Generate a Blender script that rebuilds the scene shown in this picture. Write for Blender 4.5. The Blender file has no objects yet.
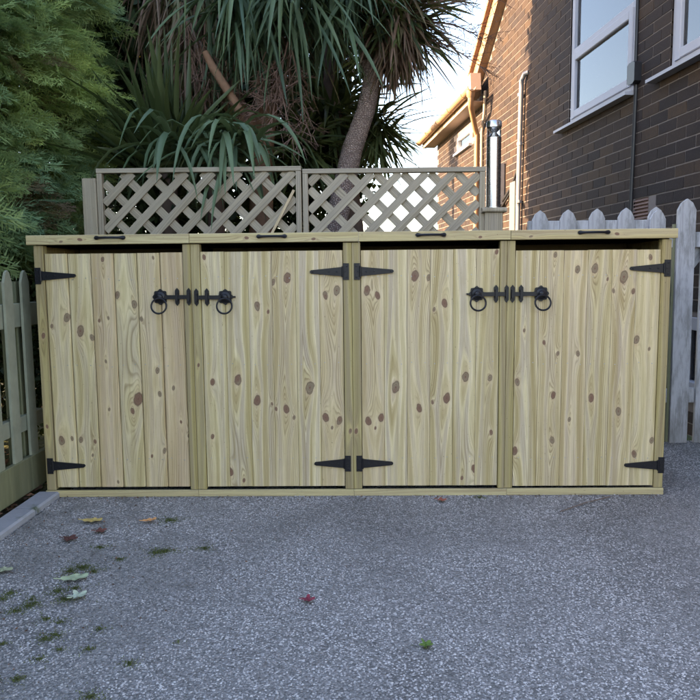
import bpy, bmesh, math, random
import numpy as np
from mathutils import Vector, Matrix, Euler
R = math.radians
rng = np.random.default_rng(7)
random.seed(7)
sc = bpy.context.scene
C = sc.collection

# ------------------------------------------------------------------ camera, sky, sun, exposure
CAM = np.array([0.04483881, -3.14412897, 1.01823193]); YAW, PIT, ROLL = 0.0180471, 0.10788583, 0.01007301
cd = bpy.data.cameras.new('camera'); cam = bpy.data.objects.new('camera', cd); C.objects.link(cam)
cd.sensor_width = 36; cd.lens = 36; cd.clip_start = 0.05; cd.clip_end = 2000
cam.matrix_world = Matrix.Translation(Vector(CAM)) @ (Matrix.Rotation(YAW, 4, 'Z') @ Matrix.Rotation(math.pi/2-PIT, 4, 'X') @ Matrix.Rotation(-ROLL, 4, 'Z'))
sc.camera = cam
sc.cycles.max_bounces = 8; sc.cycles.diffuse_bounces = 3; sc.cycles.glossy_bounces = 3; sc.cycles.transmission_bounces = 5; sc.cycles.transparent_max_bounces = 8
SUN_EL, SUN_AZ = R(18.5), R(190)            # azimuth counted from +X towards +Y
w = bpy.data.worlds.new('World'); sc.world = w; w.use_nodes = True
nt = w.node_tree; bg = nt.nodes['Background']
sky = nt.nodes.new('ShaderNodeTexSky'); sky.sky_type = 'NISHITA'; sky.sun_disc = False
sky.sun_elevation = SUN_EL; sky.sun_rotation = math.pi/2-SUN_AZ
sky.air_density = 1.0; sky.dust_density = 0.8; sky.ozone_density = 1.0
nt.links.new(sky.outputs[0], bg.inputs[0]); bg.inputs[1].default_value = 0.13
sd = bpy.data.lights.new('sun', 'SUN'); sd.energy = 4.6; sd.angle = R(0.5); sd.color = (1, 0.74, 0.44)
sun = bpy.data.objects.new('sun', sd); C.objects.link(sun)
sdir = Vector((math.cos(SUN_EL)*math.cos(SUN_AZ), math.cos(SUN_EL)*math.sin(SUN_AZ), math.sin(SUN_EL)))
sun.rotation_euler = sdir.to_track_quat('Z', 'Y').to_euler()
sun.location = sdir*30
sc.view_settings.view_transform = 'Standard'; sc.view_settings.look = 'None'
sc.view_settings.gamma = 1
sc.view_settings.use_white_balance = True; sc.view_settings.white_balance_temperature = 7200; sc.view_settings.white_balance_tint = 18
sc.view_settings.exposure = 3.0

def at(px, py, Y):
    """point of the plane y = Y seen at photo position (px, py)"""
    u, v = px-350, py-350
    c, s = math.cos(ROLL), math.sin(ROLL); u, v = c*u-s*v, s*u+c*v
    x, y2, z2 = u/700, 1., -v/700
    c, s = math.cos(PIT), math.sin(PIT); y = c*y2+s*z2; z = -s*y2+c*z2
    c, s = math.cos(YAW), math.sin(YAW); d = np.array([c*x-s*y, s*x+c*y, z])
    return CAM + d*(Y-CAM[1])/d[1]

# ------------------------------------------------------------------ mesh helpers
class MB:
    def __init__(s): s.v = []; s.f = []
    def box(s, x0, x1, y0, y1, z0, z1, M=None):
        n = len(s.v)
        p = [(x0,y0,z0),(x1,y0,z0),(x1,y1,z0),(x0,y1,z0),(x0,y0,z1),(x1,y0,z1),(x1,y1,z1),(x0,y1,z1)]
        if M is not None: p = [tuple(M @ Vector(q)) for q in p]
        s.v += p
        s.f += [tuple(n+i for i in q) for q in ((0,3,2,1),(4,5,6,7),(0,1,5,4),(1,2,6,5),(2,3,7,6),(3,0,4,7))]
        return s
    def prism(s, poly, a, b, axis='z', M=None):
        """poly: 2d outline, extruded from a to b. axis z: (x,y); y: (x,z); x: (y,z)"""
        n = len(s.v); k = len(poly)
        def P(q, t):
            return {'z': (q[0], q[1], t), 'y': (q[0], t, q[1]), 'x': (t, q[0], q[1])}[axis]
        pts = [P(q, a) for q in poly]+[P(q, b) for q in poly]
        if M is not None: pts = [tuple(M @ Vector(q)) for q in pts]
        s.v += pts
        s.f.append(tuple(n+i for i in range(k))); s.f.append(tuple(n+k+i for i in reversed(range(k))))
        for i in range(k):
            j = (i+1) % k; s.f.append((n+i, n+k+i, n+k+j, n+j))
        return s
    def cbox(s, x0, x1, y0, y1, z0, z1, c=.003):
        """box with chamfered long edges (length along its longest side)"""
        d = (x1-x0, y1-y0, z1-z0); ax = d.index(max(d))
        if ax == 2: a0,a1,b0,b1,t0,t1,n = x0,x1,y0,y1,z0,z1,'z'
        elif ax == 1: a0,a1,b0,b1,t0,t1,n = x0,x1,z0,z1,y0,y1,'y'
        else: a0,a1,b0,b1,t0,t1,n = y0,y1,z0,z1,x0,x1,'x'
        return s.prism([(a0+c,b0),(a1-c,b0),(a1,b0+c),(a1,b1-c),(a1-c,b1),(a0+c,b1),(a0,b1-c),(a0,b0+c)], t0, t1, n)
    def tube(s, pts, rad, n=8, caps=True):
        pts = [Vector(p) for p in pts]
        if not hasattr(rad, '__len__'): rad = [rad]*len(pts)
        b = len(s.v); up = None
        for i, p in enumerate(pts):
            t = (pts[min(i+1, len(pts)-1)]-pts[max(i-1, 0)]).normalized()
            if up is None: up = t.orthogonal().normalized()
            up = (up-t*up.dot(t)).normalized(); sd_ = t.cross(up)
            for k in range(n):
                a = 2*math.pi*k/n
                s.v.append(tuple(p+(up*math.cos(a)+sd_*math.sin(a))*rad[i]))
        for i in range(len(pts)-1):
            for k in range(n):
                j = (k+1) % n
                s.f.append((b+i*n+k, b+i*n+j, b+(i+1)*n+j, b+(i+1)*n+k))
        if caps:
            s.f.append(tuple(b+k for k in reversed(range(n)))); s.f.append(tuple(b+(len(pts)-1)*n+k for k in range(n)))
        return s
    def lathe(s, prof, n=24, c=(0,0,0)):
        b = len(s.v)
        for r, z in prof:
            for k in range(n):
                a = 2*math.pi*k/n; s.v.append((c[0]+r*math.cos(a), c[1]+r*math.sin(a), c[2]+z))
        for i in range(len(prof)-1):
            for k in range(n):
                j = (k+1) % n; s.f.append((b+i*n+k, b+i*n+j, b+(i+1)*n+j, b+(i+1)*n+k))
        s.f.append(tuple(b+k for k in reversed(range(n)))); s.f.append(tuple(b+(len(prof)-1)*n+k for k in range(n)))
        return s
    def ring(s, c, R0, r, n=28, m=8, tilt=0.):
        b = len(s.v)
        for i in range(n):
            a = 2*math.pi*i/n
            for k in range(m):
                q = 2*math.pi*k/m; rr = R0+r*math.cos(q)
                x, z, y = rr*math.cos(a), rr*math.sin(a), r*math.sin(q)
                y2 = y*math.cos(tilt)-(z-R0)*math.sin(tilt); z2 = y*math.sin(tilt)+(z-R0)*math.cos(tilt)+R0
                s.v.append((c[0]+x, c[1]+y2, c[2]+z2))
        for i in range(n):
            for k in range(m):
                i2, k2 = (i+1) % n, (k+1) % m
                s.f.append((b+i*m+k, b+i2*m+k, b+i2*m+k2, b+i*m+k2))
        return s
    def mesh(s, name, mat, smooth=False):
        me = bpy.data.meshes.new(name); me.from_pydata(s.v, [], s.f); me.update()
        bm = bmesh.new(); bm.from_mesh(me); bmesh.ops.recalc_face_normals(bm, faces=bm.faces); bm.to_mesh(me); bm.free()
        if mat: me.materials.append(mat)
        if smooth:
            me.polygons.foreach_set('use_smooth', [True]*len(me.polygons))
            me.set_sharp_from_angle(angle=R(38))
        return me
    def build(s, name, mat, parent=None, loc=(0,0,0), rot=(0,0,0), smooth=False):
        return link(name, s.mesh(name, mat, smooth), parent, loc, rot)
def link(name, me, parent=None, loc=(0,0,0), rot=(0,0,0)):
    o = bpy.data.objects.new(name, me); C.objects.link(o); o.location = loc; o.rotation_euler = rot
    if parent: o.parent = parent
    return o
def tag(o, label=None, cat=None, group=None, kind=None):
    if label: o['label'] = label
    if cat: o['category'] = cat
    if group: o['group'] = group
    if kind: o['kind'] = kind
    return o
def empty(name, label, cat, loc=(0,0,0), rz=0., group=None):
    o = bpy.data.objects.new(name, None); C.objects.link(o); o.location = loc; o.rotation_euler = (0,0,rz)
    o.empty_display_size = .1
    return tag(o, label, cat, group)
def npmesh(name, V, F, mat, tint=None, smooth=False):
    me = bpy.data.meshes.new(name); k = F.shape[1]
    me.vertices.add(len(V)); me.vertices.foreach_set('co', np.ascontiguousarray(V, dtype=np.float32).ravel())
    me.loops.add(F.size); me.loops.foreach_set('vertex_index', np.ascontiguousarray(F, dtype=np.int32).ravel())
    me.polygons.add(len(F)); me.polygons.foreach_set('loop_start', np.arange(0, F.size, k, dtype=np.int32))
    me.update(calc_edges=True)
    if smooth: me.polygons.foreach_set('use_smooth', np.ones(len(F), dtype=bool))
    if tint is not None:
        a = me.attributes.new('tint', 'FLOAT', 'POINT'); a.data.foreach_set('value', np.ascontiguousarray(tint, dtype=np.float32))
    me.materials.append(mat)
    return me

# ------------------------------------------------------------------ material helpers
class NT:
    def __init__(s, name):
        s.m = bpy.data.materials.new(name); s.m.use_nodes = True; s.t = s.m.node_tree
        s.b = s.t.nodes['Principled BSDF']; s.out = s.t.nodes['Material Output']
    def n(s, t, **k):
        x = s.t.nodes.new(t)
        for a, b in k.items(): setattr(x, a, b)
        return x
    def l(s, a, b): s.t.links.new(a, b)
    def put(s, v, sock):
        if isinstance(v, bpy.types.NodeSocket): s.l(v, sock)
        elif v is not None: sock.default_value = v
    def math(s, op, a, b=None, c=None, clamp=False):
        x = s.n('ShaderNodeMath', operation=op, use_clamp=clamp)
        s.put(a, x.inputs[0]); s.put(b, x.inputs[1]); s.put(c, x.inputs[2]); return x.outputs[0]
    def comb(s, x, y, z):
        q = s.n('ShaderNodeCombineXYZ'); s.put(x, q.inputs[0]); s.put(y, q.inputs[1]); s.put(z, q.inputs[2]); return q.outputs[0]
    def sep(s, v):
        q = s.n('ShaderNodeSeparateXYZ'); s.l(v, q.inputs[0]); return q.outputs
    def noise(s, vec, scale=5, detail=2, rough=.5, dist=0, col=False):
        q = s.n('ShaderNodeTexNoise'); s.put(vec, q.inputs['Vector']); q.inputs['Scale'].default_value = scale
        q.inputs['Detail'].default_value = detail; q.inputs['Roughness'].default_value = rough; q.inputs['Distortion'].default_value = dist
        return q.outputs['Color' if col else 'Fac']
    def mulv(s, v, t):
        q = s.n('ShaderNodeVectorMath', operation='MULTIPLY'); s.l(v, q.inputs[0]); q.inputs[1].default_value = t; return q.outputs[0]
    def ramp(s, f, stops, interp='LINEAR'):
        q = s.n('ShaderNodeValToRGB'); s.put(f, q.inputs[0]); e = q.color_ramp.elements; q.color_ramp.interpolation = interp
        while len(e) < len(stops): e.new(.5)
        for i, (p, c) in enumerate(stops):
            e[i].position = p; e[i].color = (*c, 1) if hasattr(c, '__len__') else (c, c, c, 1)
        return q.outputs[0]
    def mix(s, f, a, b, mode='MIX'):
        q = s.n('ShaderNodeMix', data_type='RGBA', blend_type=mode); s.put(f, q.inputs[0])
        s.put((*a, 1) if isinstance(a, tuple) else a, q.inputs[6]); s.put((*b, 1) if isinstance(b, tuple) else b, q.inputs[7])
        return q.outputs[2]
    def maprange(s, v, a, b, c=0., d=1., smooth=True):
        q = s.n('ShaderNodeMapRange', interpolation_type='SMOOTHSTEP' if smooth else 'LINEAR'); s.put(v, q.inputs[0])
        for i, t in enumerate((a, b, c, d)): q.inputs[i+1].default_value = t
        return q.outputs[0]
    def bump(s, h, strength=.5, dist=.01):
        q = s.n('ShaderNodeBump'); q.inputs['Strength'].default_value = strength; q.inputs['Distance'].default_value = dist
        s.put(h, q.inputs['Height']); s.l(q.outputs[0], s.b.inputs['Normal']); return q
    def coord(s, which='Object', obj=None):
        q = s.n('ShaderNodeTexCoord')
        if obj is not None: q.object = obj
        return q.outputs[which]
    def attr(s, name, t='GEOMETRY', out='Fac'):
        q = s.n('ShaderNodeAttribute', attribute_type=t, attribute_name=name); return q.outputs[out]
    def base(s, c, rough=.6, spec=None, metal=None):
        s.put((*c, 1) if isinstance(c, tuple) else c, s.b.inputs['Base Color']); s.put(rough, s.b.inputs['Roughness'])
        if spec is not None: s.b.inputs['Specular IOR Level'].default_value = spec
        if metal is not None: s.b.inputs['Metallic'].default_value = metal
        return s.m

def plain(name, c, rough=.5, spec=.5, metal=0., var=.15, scale=20, bump=.0):
    t = NT(name); co = t.coord('Object')
    nz = t.noise(co, scale, 4, .6)
    t.base(t.mix(nz, tuple(x*(1-var) for x in c), tuple(min(1, x*(1+var)) for x in c)), rough, spec, metal)
    if bump: t.bump(nz, bump, .002)
    return t.m

NK = 6
def pine(name, dark, mid, light, line, grey=(.42,.37,.33), knots=True, ringk=1.0, weather=0.0, bands=1.0):
    """sawn pine: growth rings as contour lines of a stretched field, bent round the knots of the piece"""
    t = NT(name); co = t.coord('Object'); x, y, z = t.sep(co)
    seed = t.attr('seed', 'OBJECT')
    p = t.comb(t.math('ADD', x, t.math('MULTIPLY', seed, 3.1)), t.math('ADD', y, seed), t.math('ADD', z, t.math('MULTIPLY', seed, 7.3)))
    lo = t.noise(t.mulv(p, (5, 5, .9)), 1, 2, .5)                      # slow drift
    wob = t.noise(t.mulv(p, (30, 10, 2.0)), 1, 3, .5)
    xc = t.math('ADD', x, t.math('MULTIPLY', t.math('SUBTRACT', t.noise(t.mulv(p, (3, 3, .5)), 1, 1), .5), .14))
    para = t.math('SQRT', t.math('ADD', t.math('MULTIPLY', t.math('MULTIPLY', xc, xc), 230.), .004))
    g = t.math('ADD', t.math('ADD', para, t.math('MULTIPLY', lo, .85)), t.math('MULTIPLY', wob, .055))
    core = None; halo = None
    if knots:
        for k in range(NK):
            kv = t.n('ShaderNodeAttribute', attribute_type='OBJECT', attribute_name=f'knot_{k}').outputs['Vector']
            kx, kz, kr = t.sep(kv)
            r = t.math('MAXIMUM', kr, .0004)
            dz0 = t.math('SUBTRACT', z, kz)
            dx = t.math('DIVIDE', t.math('ADD', t.math('SUBTRACT', x, kx), t.math('MULTIPLY', dz0, .10*(1 if k % 2 else -1))), r); dz = t.math('DIVIDE', dz0, r)
            dx2 = t.math('MULTIPLY', dx, dx); dz2 = t.math('MULTIPLY', dz, dz)
            e = t.math('EXPONENT', t.math('MULTIPLY', t.math('SQRT', t.math('ADD', t.math('ADD', t.math('MULTIPLY', dx2, .42), t.math('MULTIPLY', dz2, .022)), .05)), -1.))
            g = t.math('SUBTRACT', g, t.math('MULTIPLY', e, t.math('MULTIPLY', kr, 75.)))
            d = t.math('SQRT', t.math('ADD', dx2, t.math('MULTIPLY', dz2, .38)))
            core = d if core is None else t.math('MINIMUM', core, d)
            e2 = t.math('EXPONENT', t.math('MULTIPLY', t.math('ADD', t.math('MULTIPLY', dx2, .30), t.math('MULTIPLY', dz2, .06)), -1.))
            e3 = t.math('EXPONENT', t.math('MULTIPLY', t.math('ADD', t.math('MULTIPLY', dx2, .9), t.math('MULTIPLY', dz2, .022)), -1.))
            streak = e3 if k == 0 else t.math('MAXIMUM', streak, e3)
            halo = e2 if halo is None else t.math('MAXIMUM', halo, e2)
    # broad bands that follow the figure: cream sapwood, tan and grey heart
    f0 = t.math('FRACT', t.math('MULTIPLY', g, 1.15))
    c = t.ramp(f0, [(0, mid), (.16, dark), (.34, mid), (.50, light), (.60, grey), (.84, grey), (.93, light), (1., mid)])
    stripe = t.noise(t.mulv(p, (40, 14, .5)), 1, 2, .5)
    c = t.mix(t.maprange(stripe, .36, .64, 0., .6), c, t.mix(t.maprange(t.noise(t.mulv(p, (26, 9, .4)), 1, 1), .4, .6), dark, light))
    if bands < 1: c = t.mix(1-bands, c, mid)
    tn = t.attr('tone', 'OBJECT')                                      # each board has its own tone
    c = t.mix(t.math('MULTIPLY', tn, .7), c, t.mix(.5, light, mid))
    pk = t.attr('pink', 'OBJECT'); c = t.mix(t.math('MULTIPLY', pk, .6), c, (.56, .37, .25))
    if halo is not None:
        c = t.mix(t.math('MULTIPLY', halo, .55), c, tuple(min(1, v*1.12) for v in light))
    if halo is not None: c = t.mix(t.math('MULTIPLY', streak, .38), c, (.40,.27,.15))
    f = t.math('FRACT', t.math('MULTIPLY', g, 8.5*ringk))
    ring = t.ramp(f, [(0, 0), (.45, .10), (.80, 1), (.92, .7), (1, 0)])
    amt = t.maprange(t.noise(t.mulv(p, (18, 8, 1.3)), 1, 2), .38, .66, .08, .85)
    ring = t.math('MULTIPLY', ring, amt)
    c = t.mix(t.math('MULTIPLY', ring, .78), c, line)
    fib = t.noise(t.mulv(p, (420, 200, 9)), 1, 3, .7)
    c = t.mix(t.maprange(fib, .30, .72, 0, .45), c, tuple(v*.75 for v in dark))
    sp = t.noise(p, 60, 3, .7); c = t.mix(t.maprange(sp, .62, .78, 0, .25), c, tuple(v*.5 for v in dark))
    pit = t.noise(t.mulv(p, (1, 1, .35)), 230, 1, .5); c = t.mix(t.maprange(pit, .74, .80, 0, .7), c, tuple(v*.35 for v in dark))
    if core is not None:
        kc = t.maprange(t.math('ADD', t.noise(p, 9, 1), t.math('MULTIPLY', t.attr('knot_tone', 'OBJECT'), .25)), .48, .66)
        kcol = t.mix(kc, (.215, .12, .075), (.27, .205, .125))
        kr_ = t.math('FRACT', t.math('MULTIPLY', t.math('ADD', core, t.math('MULTIPLY', t.noise(p, 80, 2), .4)), 2.6))
        kcol = t.mix(t.math('MULTIPLY', kr_, .55), kcol, (.10, .052, .033))
        kcol = t.mix(t.maprange(core, .45, .0), kcol, (.16, .075, .05))
        wb = t.math('ADD', core, t.math('MULTIPLY', t.math('SUBTRACT', t.noise(p, 42, 4), .5), .85))
        c = t.mix(t.maprange(wb, 1.9, 1.1, 0, .30), c, (.42, .27, .17))
        c = t.mix(t.maprange(wb, 1.20, 1.02, 0, .85), c, (.11, .07, .045))
        c = t.mix(t.maprange(wb, 1.02, .90), c, kcol)
    if weather:
        wn = t.noise(p, 7, 5, .7)
        c = t.mix(t.maprange(wn, .3, .75, .3*weather, weather), c, (.235, .21, .17))
    t.base(c, .62, .3)
    t.bump(t.math('ADD', t.math('MULTIPLY', ring, -.5), t.math('MULTIPLY', fib, .5)), .35, .0012)
    return t.m

M = {}
M['pine'] = pine('pine_board', (.37,.28,.12), (.50,.40,.205), (.76,.64,.40), (.17,.105,.05), grey=(.50,.41,.30))
M['post'] = pine('pine_post', (.30,.235,.09), (.37,.295,.125), (.48,.39,.19), (.16,.10,.055), grey=(.30,.235,.14), ringk=.7)
M['lid'] = pine('pine_lid', (.38,.29,.14), (.46,.375,.18), (.58,.49,.27), (.24,.16,.09), grey=(.40,.32,.20), ringk=.7)
M['oldwood'] = pine('weathered_slat', (.28,.225,.15), (.35,.29,.20), (.46,.39,.285), (.15,.115,.08), grey=(.35,.30,.235), knots=False, ringk=.6, weather=.30)
M['greenwood'] = pine('algae_board', (.14,.145,.075), (.19,.19,.105), (.26,.25,.15), (.07,.075,.045), grey=(.14,.145,.10), knots=False, ringk=.5)
def mk_paint():
    t = NT('weathered_pale_paint'); p = t.coord('Object'); z = t.sep(p)[2]
    n1 = t.noise(t.mulv(p, (14, 14, 3)), 2, 5, .7)
    c = t.mix(t.maprange(n1, .35, .6), (.25,.25,.255), (.42,.42,.445))
    st = t.noise(t.mulv(p, (60, 60, 2.5)), 1, 4, .7)
    c = t.mix(t.maprange(st, .52, .68, 0, .4), c, (.15,.14,.14))
    dirt = t.math('MULTIPLY', t.maprange(t.math('ADD', z, t.math('MULTIPLY', n1, .3)), .45, .1), .55)
    c = t.mix(dirt, c, (.16,.15,.14)); t.base(c, .6, .35); t.bump(st, .4, .002); return t.m
M['paint'] = mk_paint()
M['greenpaint'] = plain('grey_green_picket', (.26,.265,.195), .75, .3, var=.4, scale=9, bump=.3)
M['iron'] = plain('black_iron', (.009,.009,.012), .42, .3, var=.3, scale=60, bump=.25)
M['screw'] = plain('zinc_screw', (.35,.35,.36), .35, .5, .8)
M['upvc'] = plain('white_upvc', (.31,.325,.38), .6, .15, var=.03)
M['steel'] = NT('brushed_steel'); _t = M['steel']; _p = _t.coord('Object')
_t.base((.52,.53,.55), _t.maprange(_t.noise(_t.mulv(_p, (4,4,40)), 3, 3)
, .3, .7, .26, .275), metal=1.0); M['steel'] = _t.m
M['pipe_grey'] = plain('grey_waste_pipe', (.22,.23,.25), .35, .5)
M['brownplastic'] = plain('tan_plastic', (.27,.165,.10), .5, .3, var=.12)
M['fascia'] = plain('cream_fascia', (.36,.28,.21), .6, .2, var=.08)
M['soffit'] = plain('pinkish_soffit', (.33,.23,.18), .6, .3, var=.1)
M['rubber'] = plain('black_cable', (.015,.016,.02), .45, .4)
M['inside_shade'] = plain('shade_black_board', (.02,.019,.018), .95, .1)  # near-black boards: the shade inside the store is put into their colour
def mk_bark():
    t = NT('cordyline_bark'); p = t.coord('Object')
    v = t.n('ShaderNodeTexVoronoi', feature='DISTANCE_TO_EDGE'); t.l(t.mulv(p, (1,1,1.7)), v.inputs['Vector']); v.inputs['Scale'].default_value = 55
    n1 = t.noise(p, 14, 5, .7); h = t.maprange(v.outputs['Distance'], 0, .22)
    c = t.mix(n1, (.30,.225,.20), (.52,.41,.36)); c = t.mix(h, (.20,.14,.125), c)
    t.base(c, .85, .2); t.bump(h, .9, .008); return t.m
M['bark'] = mk_bark()
M['orangebark'] = plain('orange_brown_branch', (.20,.115,.075), .8, .2, var=.35, scale=25, bump=.6)
M['twig'] = plain('dead_twig', (.15,.105,.085), .85, .2, var=.3, scale=10)
M['flowerstalk'] = plain('dead_flower_stalk', (.17,.105,.085), .85, .2, var=.3, scale=10)
def mk_leaf(name, a, b, dead=None, rough=.45, trans=.25, spec=.35):
    t = NT(name); ti = t.attr('tint'); p = t.coord('Object')
    c = t.mix(ti, a, b)
    if dead: c = t.mix(t.maprange(ti, 1.05, 1.3), c, dead)
    c = t.mix(t.math('MULTIPLY', t.noise(p, 3, 3), .5), c, tuple(v*.7 for v in a))
    t.base(c, rough, spec)
    tr = t.n('ShaderNodeBsdfTranslucent'); t.l(t.mix(.3, c, (.25,.30,.03)), tr.inputs[0])
    mx = t.n('ShaderNodeMixShader'); mx.inputs[0].default_value = trans
    t.l(t.b.outputs[0], mx.inputs[1]); t.l(tr.outputs[0], mx.inputs[2]); t.l(mx.outputs[0], t.out.inputs[0])
    return t.m
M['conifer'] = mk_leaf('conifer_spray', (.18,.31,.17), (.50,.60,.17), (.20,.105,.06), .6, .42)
M['strap'] = mk_leaf('strap_leaf', (.055,.10,.065), (.14,.20,.10), (.20,.13,.09), .45, .2, .3)
M['darkstrap'] = mk_leaf('dark_strap_leaf', (.04,.065,.032), (.14,.17,.055), (.23,.14,.105), .45, .2, .35)
M['broad'] = mk_leaf('dark_broad_leaf', (.025,.045,.018), (.06,.09,.03), None, .5, .25)
M['yellowleaf'] = mk_leaf('yellow_autumn_leaf', (.45,.38,.04), (.60,.50,.06), None, .5, .4)
M['moss'] = mk_leaf('moss_green', (.07,.085,.025), (.13,.15,.045), None, .9, .1)
M['soil'] = plain('dark_soil', (.035,.026,.02), .95, .1, var=.5, scale=30, bump=.8)
M['terracotta'] = plain('terracotta', (.45,.17,.08), .8, .2)

# ------------------------------------------------------------------ ground
def sheet(name, x0, x1, y0, y1, z, mat):
    mb = MB(); mb.v = [(x0,y0,z),(x1,y0,z),(x1,y1,z),(x0,y1,z)]; mb.f = [(0,1,2,3)]
    return tag(mb.build(name, mat), kind='structure')
def mk_garden():
    t = NT('garden_soil_and_grass'); p = t.coord('Object')
    c = t.mix(t.maprange(t.noise(p, .6, 4), .45, .6), (.05,.038,.028), (.07,.10,.035)); c = t.mix(t.math('MULTIPLY', t.noise(p, 30, 4), .6), c, (.03,.03,.015))
    t.base(c, .95, .1); t.bump(t.noise(p, 25, 4), .8, .03); return t.m
sheet('ground', -400, 400, -400, 400, -.012, mk_garden())
def mk_asphalt():
    t = NT('asphalt_binder'); p = t.coord('Object')
    v = t.n('ShaderNodeTexVoronoi'); t.l(p, v.inputs['Vector']); v.inputs['Scale'].default_value = 150
    rv = t.sep(v.outputs['Color'])[0]
    c = t.mix(rv, (.13,.125,.12), (.30,.285,.275))
    big = t.noise(p, 1.3, 4, .6); c = t.mix(t.maprange(big, .45, .7, 0, .4), c, (.06,.055,.05))
    t.base(c, .85, .25); t.bump(t.math('SUBTRACT', 1., v.outputs['Distance']), .9, .004); return t.m
sheet('driveway', -1.36, 2.6, -9, 1.0, 0.0, mk_asphalt())

def mk_chip():
    t = NT('stone_chippings'); ti = t.attr('tint'); p = t.coord('Object')
    c = t.ramp(ti, [(0, (.16,.15,.143)), (.25, (.28,.26,.25)), (.6, (.43,.40,.385)), (.88, (.54,.505,.485)), (1, (.60,.565,.545))])
    big = t.noise(p, 1.1, 5, .6); c = t.mix(t.maprange(big, .44, .64, 0, .40), c, (.09,.082,.07))
    fl = t.noise(p, 6., 5, .75); c = t.mix(t.maprange(fl, .54, .68, 0, .5), c, (.07,.062,.05))
    x, y, z = t.sep(p)
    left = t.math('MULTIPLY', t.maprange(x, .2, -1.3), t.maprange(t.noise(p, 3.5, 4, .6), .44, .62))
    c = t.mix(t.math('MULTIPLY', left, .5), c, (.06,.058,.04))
    t.base(c, .95, .08); return t.m
def chippings():
    n = 250000
    y = -1.72 + 2.75*rng.random(n)**1.0; half = .54*(y+3.75)+.12
    # keep near-camera density even: sample x uniformly over the widest width, reject outside
    x = (rng.random(n)*2-1)*2.5
    k = (np.abs(x) < half) & (x > -1.37) & (x < 2.35); x, y = x[k], y[k]; n = len(x)
    base = np.array([(1,0,0),(.3,.95,0),(-.85,.5,0),(-.8,-.55,0),(.35,-.9,0),(0,0,.62),(.35,.2,.5)])
    F0 = np.array([(0,1,6),(1,5,6),(1,2,5),(2,3,5),(3,4,5),(4,0,6),(4,6,5)])
    s = rng.uniform(.0021, .0049, n); a = rng.random(n)*6.283; asp = rng.uniform(.6, 1., n)
    V = np.repeat(base[None], n, 0)*(1+.22*rng.standard_normal((n, 7, 3)))
    V[:, :, 1] *= asp[:, None]
    ca, sa = np.cos(a)[:, None], np.sin(a)[:, None]
    X = (V[:, :, 0]*ca-V[:, :, 1]*sa)*s[:, None]+x[:, None]; Y = (V[:, :, 0]*sa+V[:, :, 1]*ca)*s[:, None]+y[:, None]
    Z = np.maximum(V[:, :, 2], -.1)*s[:, None]*rng.uniform(.5, 1.1, n)[:, None]+rng.uniform(-.0006, .0012, n)[:, None]
    VV = np.stack([X, Y, Z], 2).reshape(-1, 3); FF = (F0[None]+7*np.arange(n)[:, None, None]).reshape(-1, 3)
    ti = np.repeat(np.clip(rng.beta(1.3, 1.3, n), 0, 1), 7)
    o = link('asphalt_chippings', npmesh('asphalt_chippings', VV, FF, mk_chip(), ti))
    tag(o, 'grey stone chippings bound into the driveway surface', 'chippings', kind='stuff')
chippings()

# kerb stones along the left fence
def kerbs():
    t = NT('kerb_stone'); p = t.coord('Object'); n1 = t.noise(p, 9, 5, .7)
    c = t.mix(n1, (.22,.22,.235), (.38,.38,.41)); c = t.mix(t.maprange(t.noise(p, 5, 4), .55, .65), c, (.07,.09,.04))
    t.base(c, .9, .2); t.bump(n1, .8, .006)
    root = tag(empty('kerb', 'pale stone edging strip beside the left picket fence and driveway', 'kerb', (-1.415, -.5, 0)), kind='structure')
    yy = -1.9
    while yy < .0:
        L = random.uniform(.36, .5); y1 = min(yy+L, .0)
        m = MB(); m.cbox(-.055, .045, yy+.5+.006, y1+.5-.004, -.05, .028+random.uniform(-.004, .004), .008)
        o = m.build('kerb_stone', t.m, root); yy = y1
kerbs()

# ------------------------------------------------------------------ bin store
store = empty('bin_store', 'long pale timber bin store with four ledged doors and black iron latches', 'bin store', (0, 0, 0))
def seedit(o, tone=None, pink=0., knots=(), kt=0.):
    o['seed'] = random.uniform(0, 9); o['tone'] = random.uniform(0, .8) if tone is None else tone; o['pink'] = pink; o['knot_tone'] = kt
    for k in range(NK):
        v = knots[k] if k < len(knots) else (9., 9., .0004)
        o[f'knot_{k}'] = [float(q) for q in v]
    return o
def board(name, x0, x1, y0, y1, z0, z1, mat, parent, c=.002, **k):
    """timber with its own origin at its lower end; grain runs along the longest side"""
    d = (x1-x0, y1-y0, z1-z0); ax = d.index(max(d))
    cx, cy, cz = (x0+x1)/2, (y0+y1)/2, (z0+z1)/2; m = MB()
    if ax == 2:
        m.cbox(-d[0]/2, d[0]/2, -d[1]/2, d[1]/2, 0, d[2], c); loc = (cx, cy, z0); rot = (0,0,0)
    elif ax == 0:   # turned so that local z runs along x
        m.cbox(-d[2]/2, d[2]/2, -d[1]/2, d[1]/2, 0, d[0], c); loc = (x0, cy, cz); rot = (0, R(90), 0)
    else:
        m.cbox(-d[0]/2, d[0]/2, -d[2]/2, d[2]/2, 0, d[1], c); loc = (cx, y0, cz); rot = (R(-90), 0, 0)
    o = m.build(name, mat, parent, loc, rot); return seedit(o, **k)
DEPTH = .78; TOP = 1.158
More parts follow.
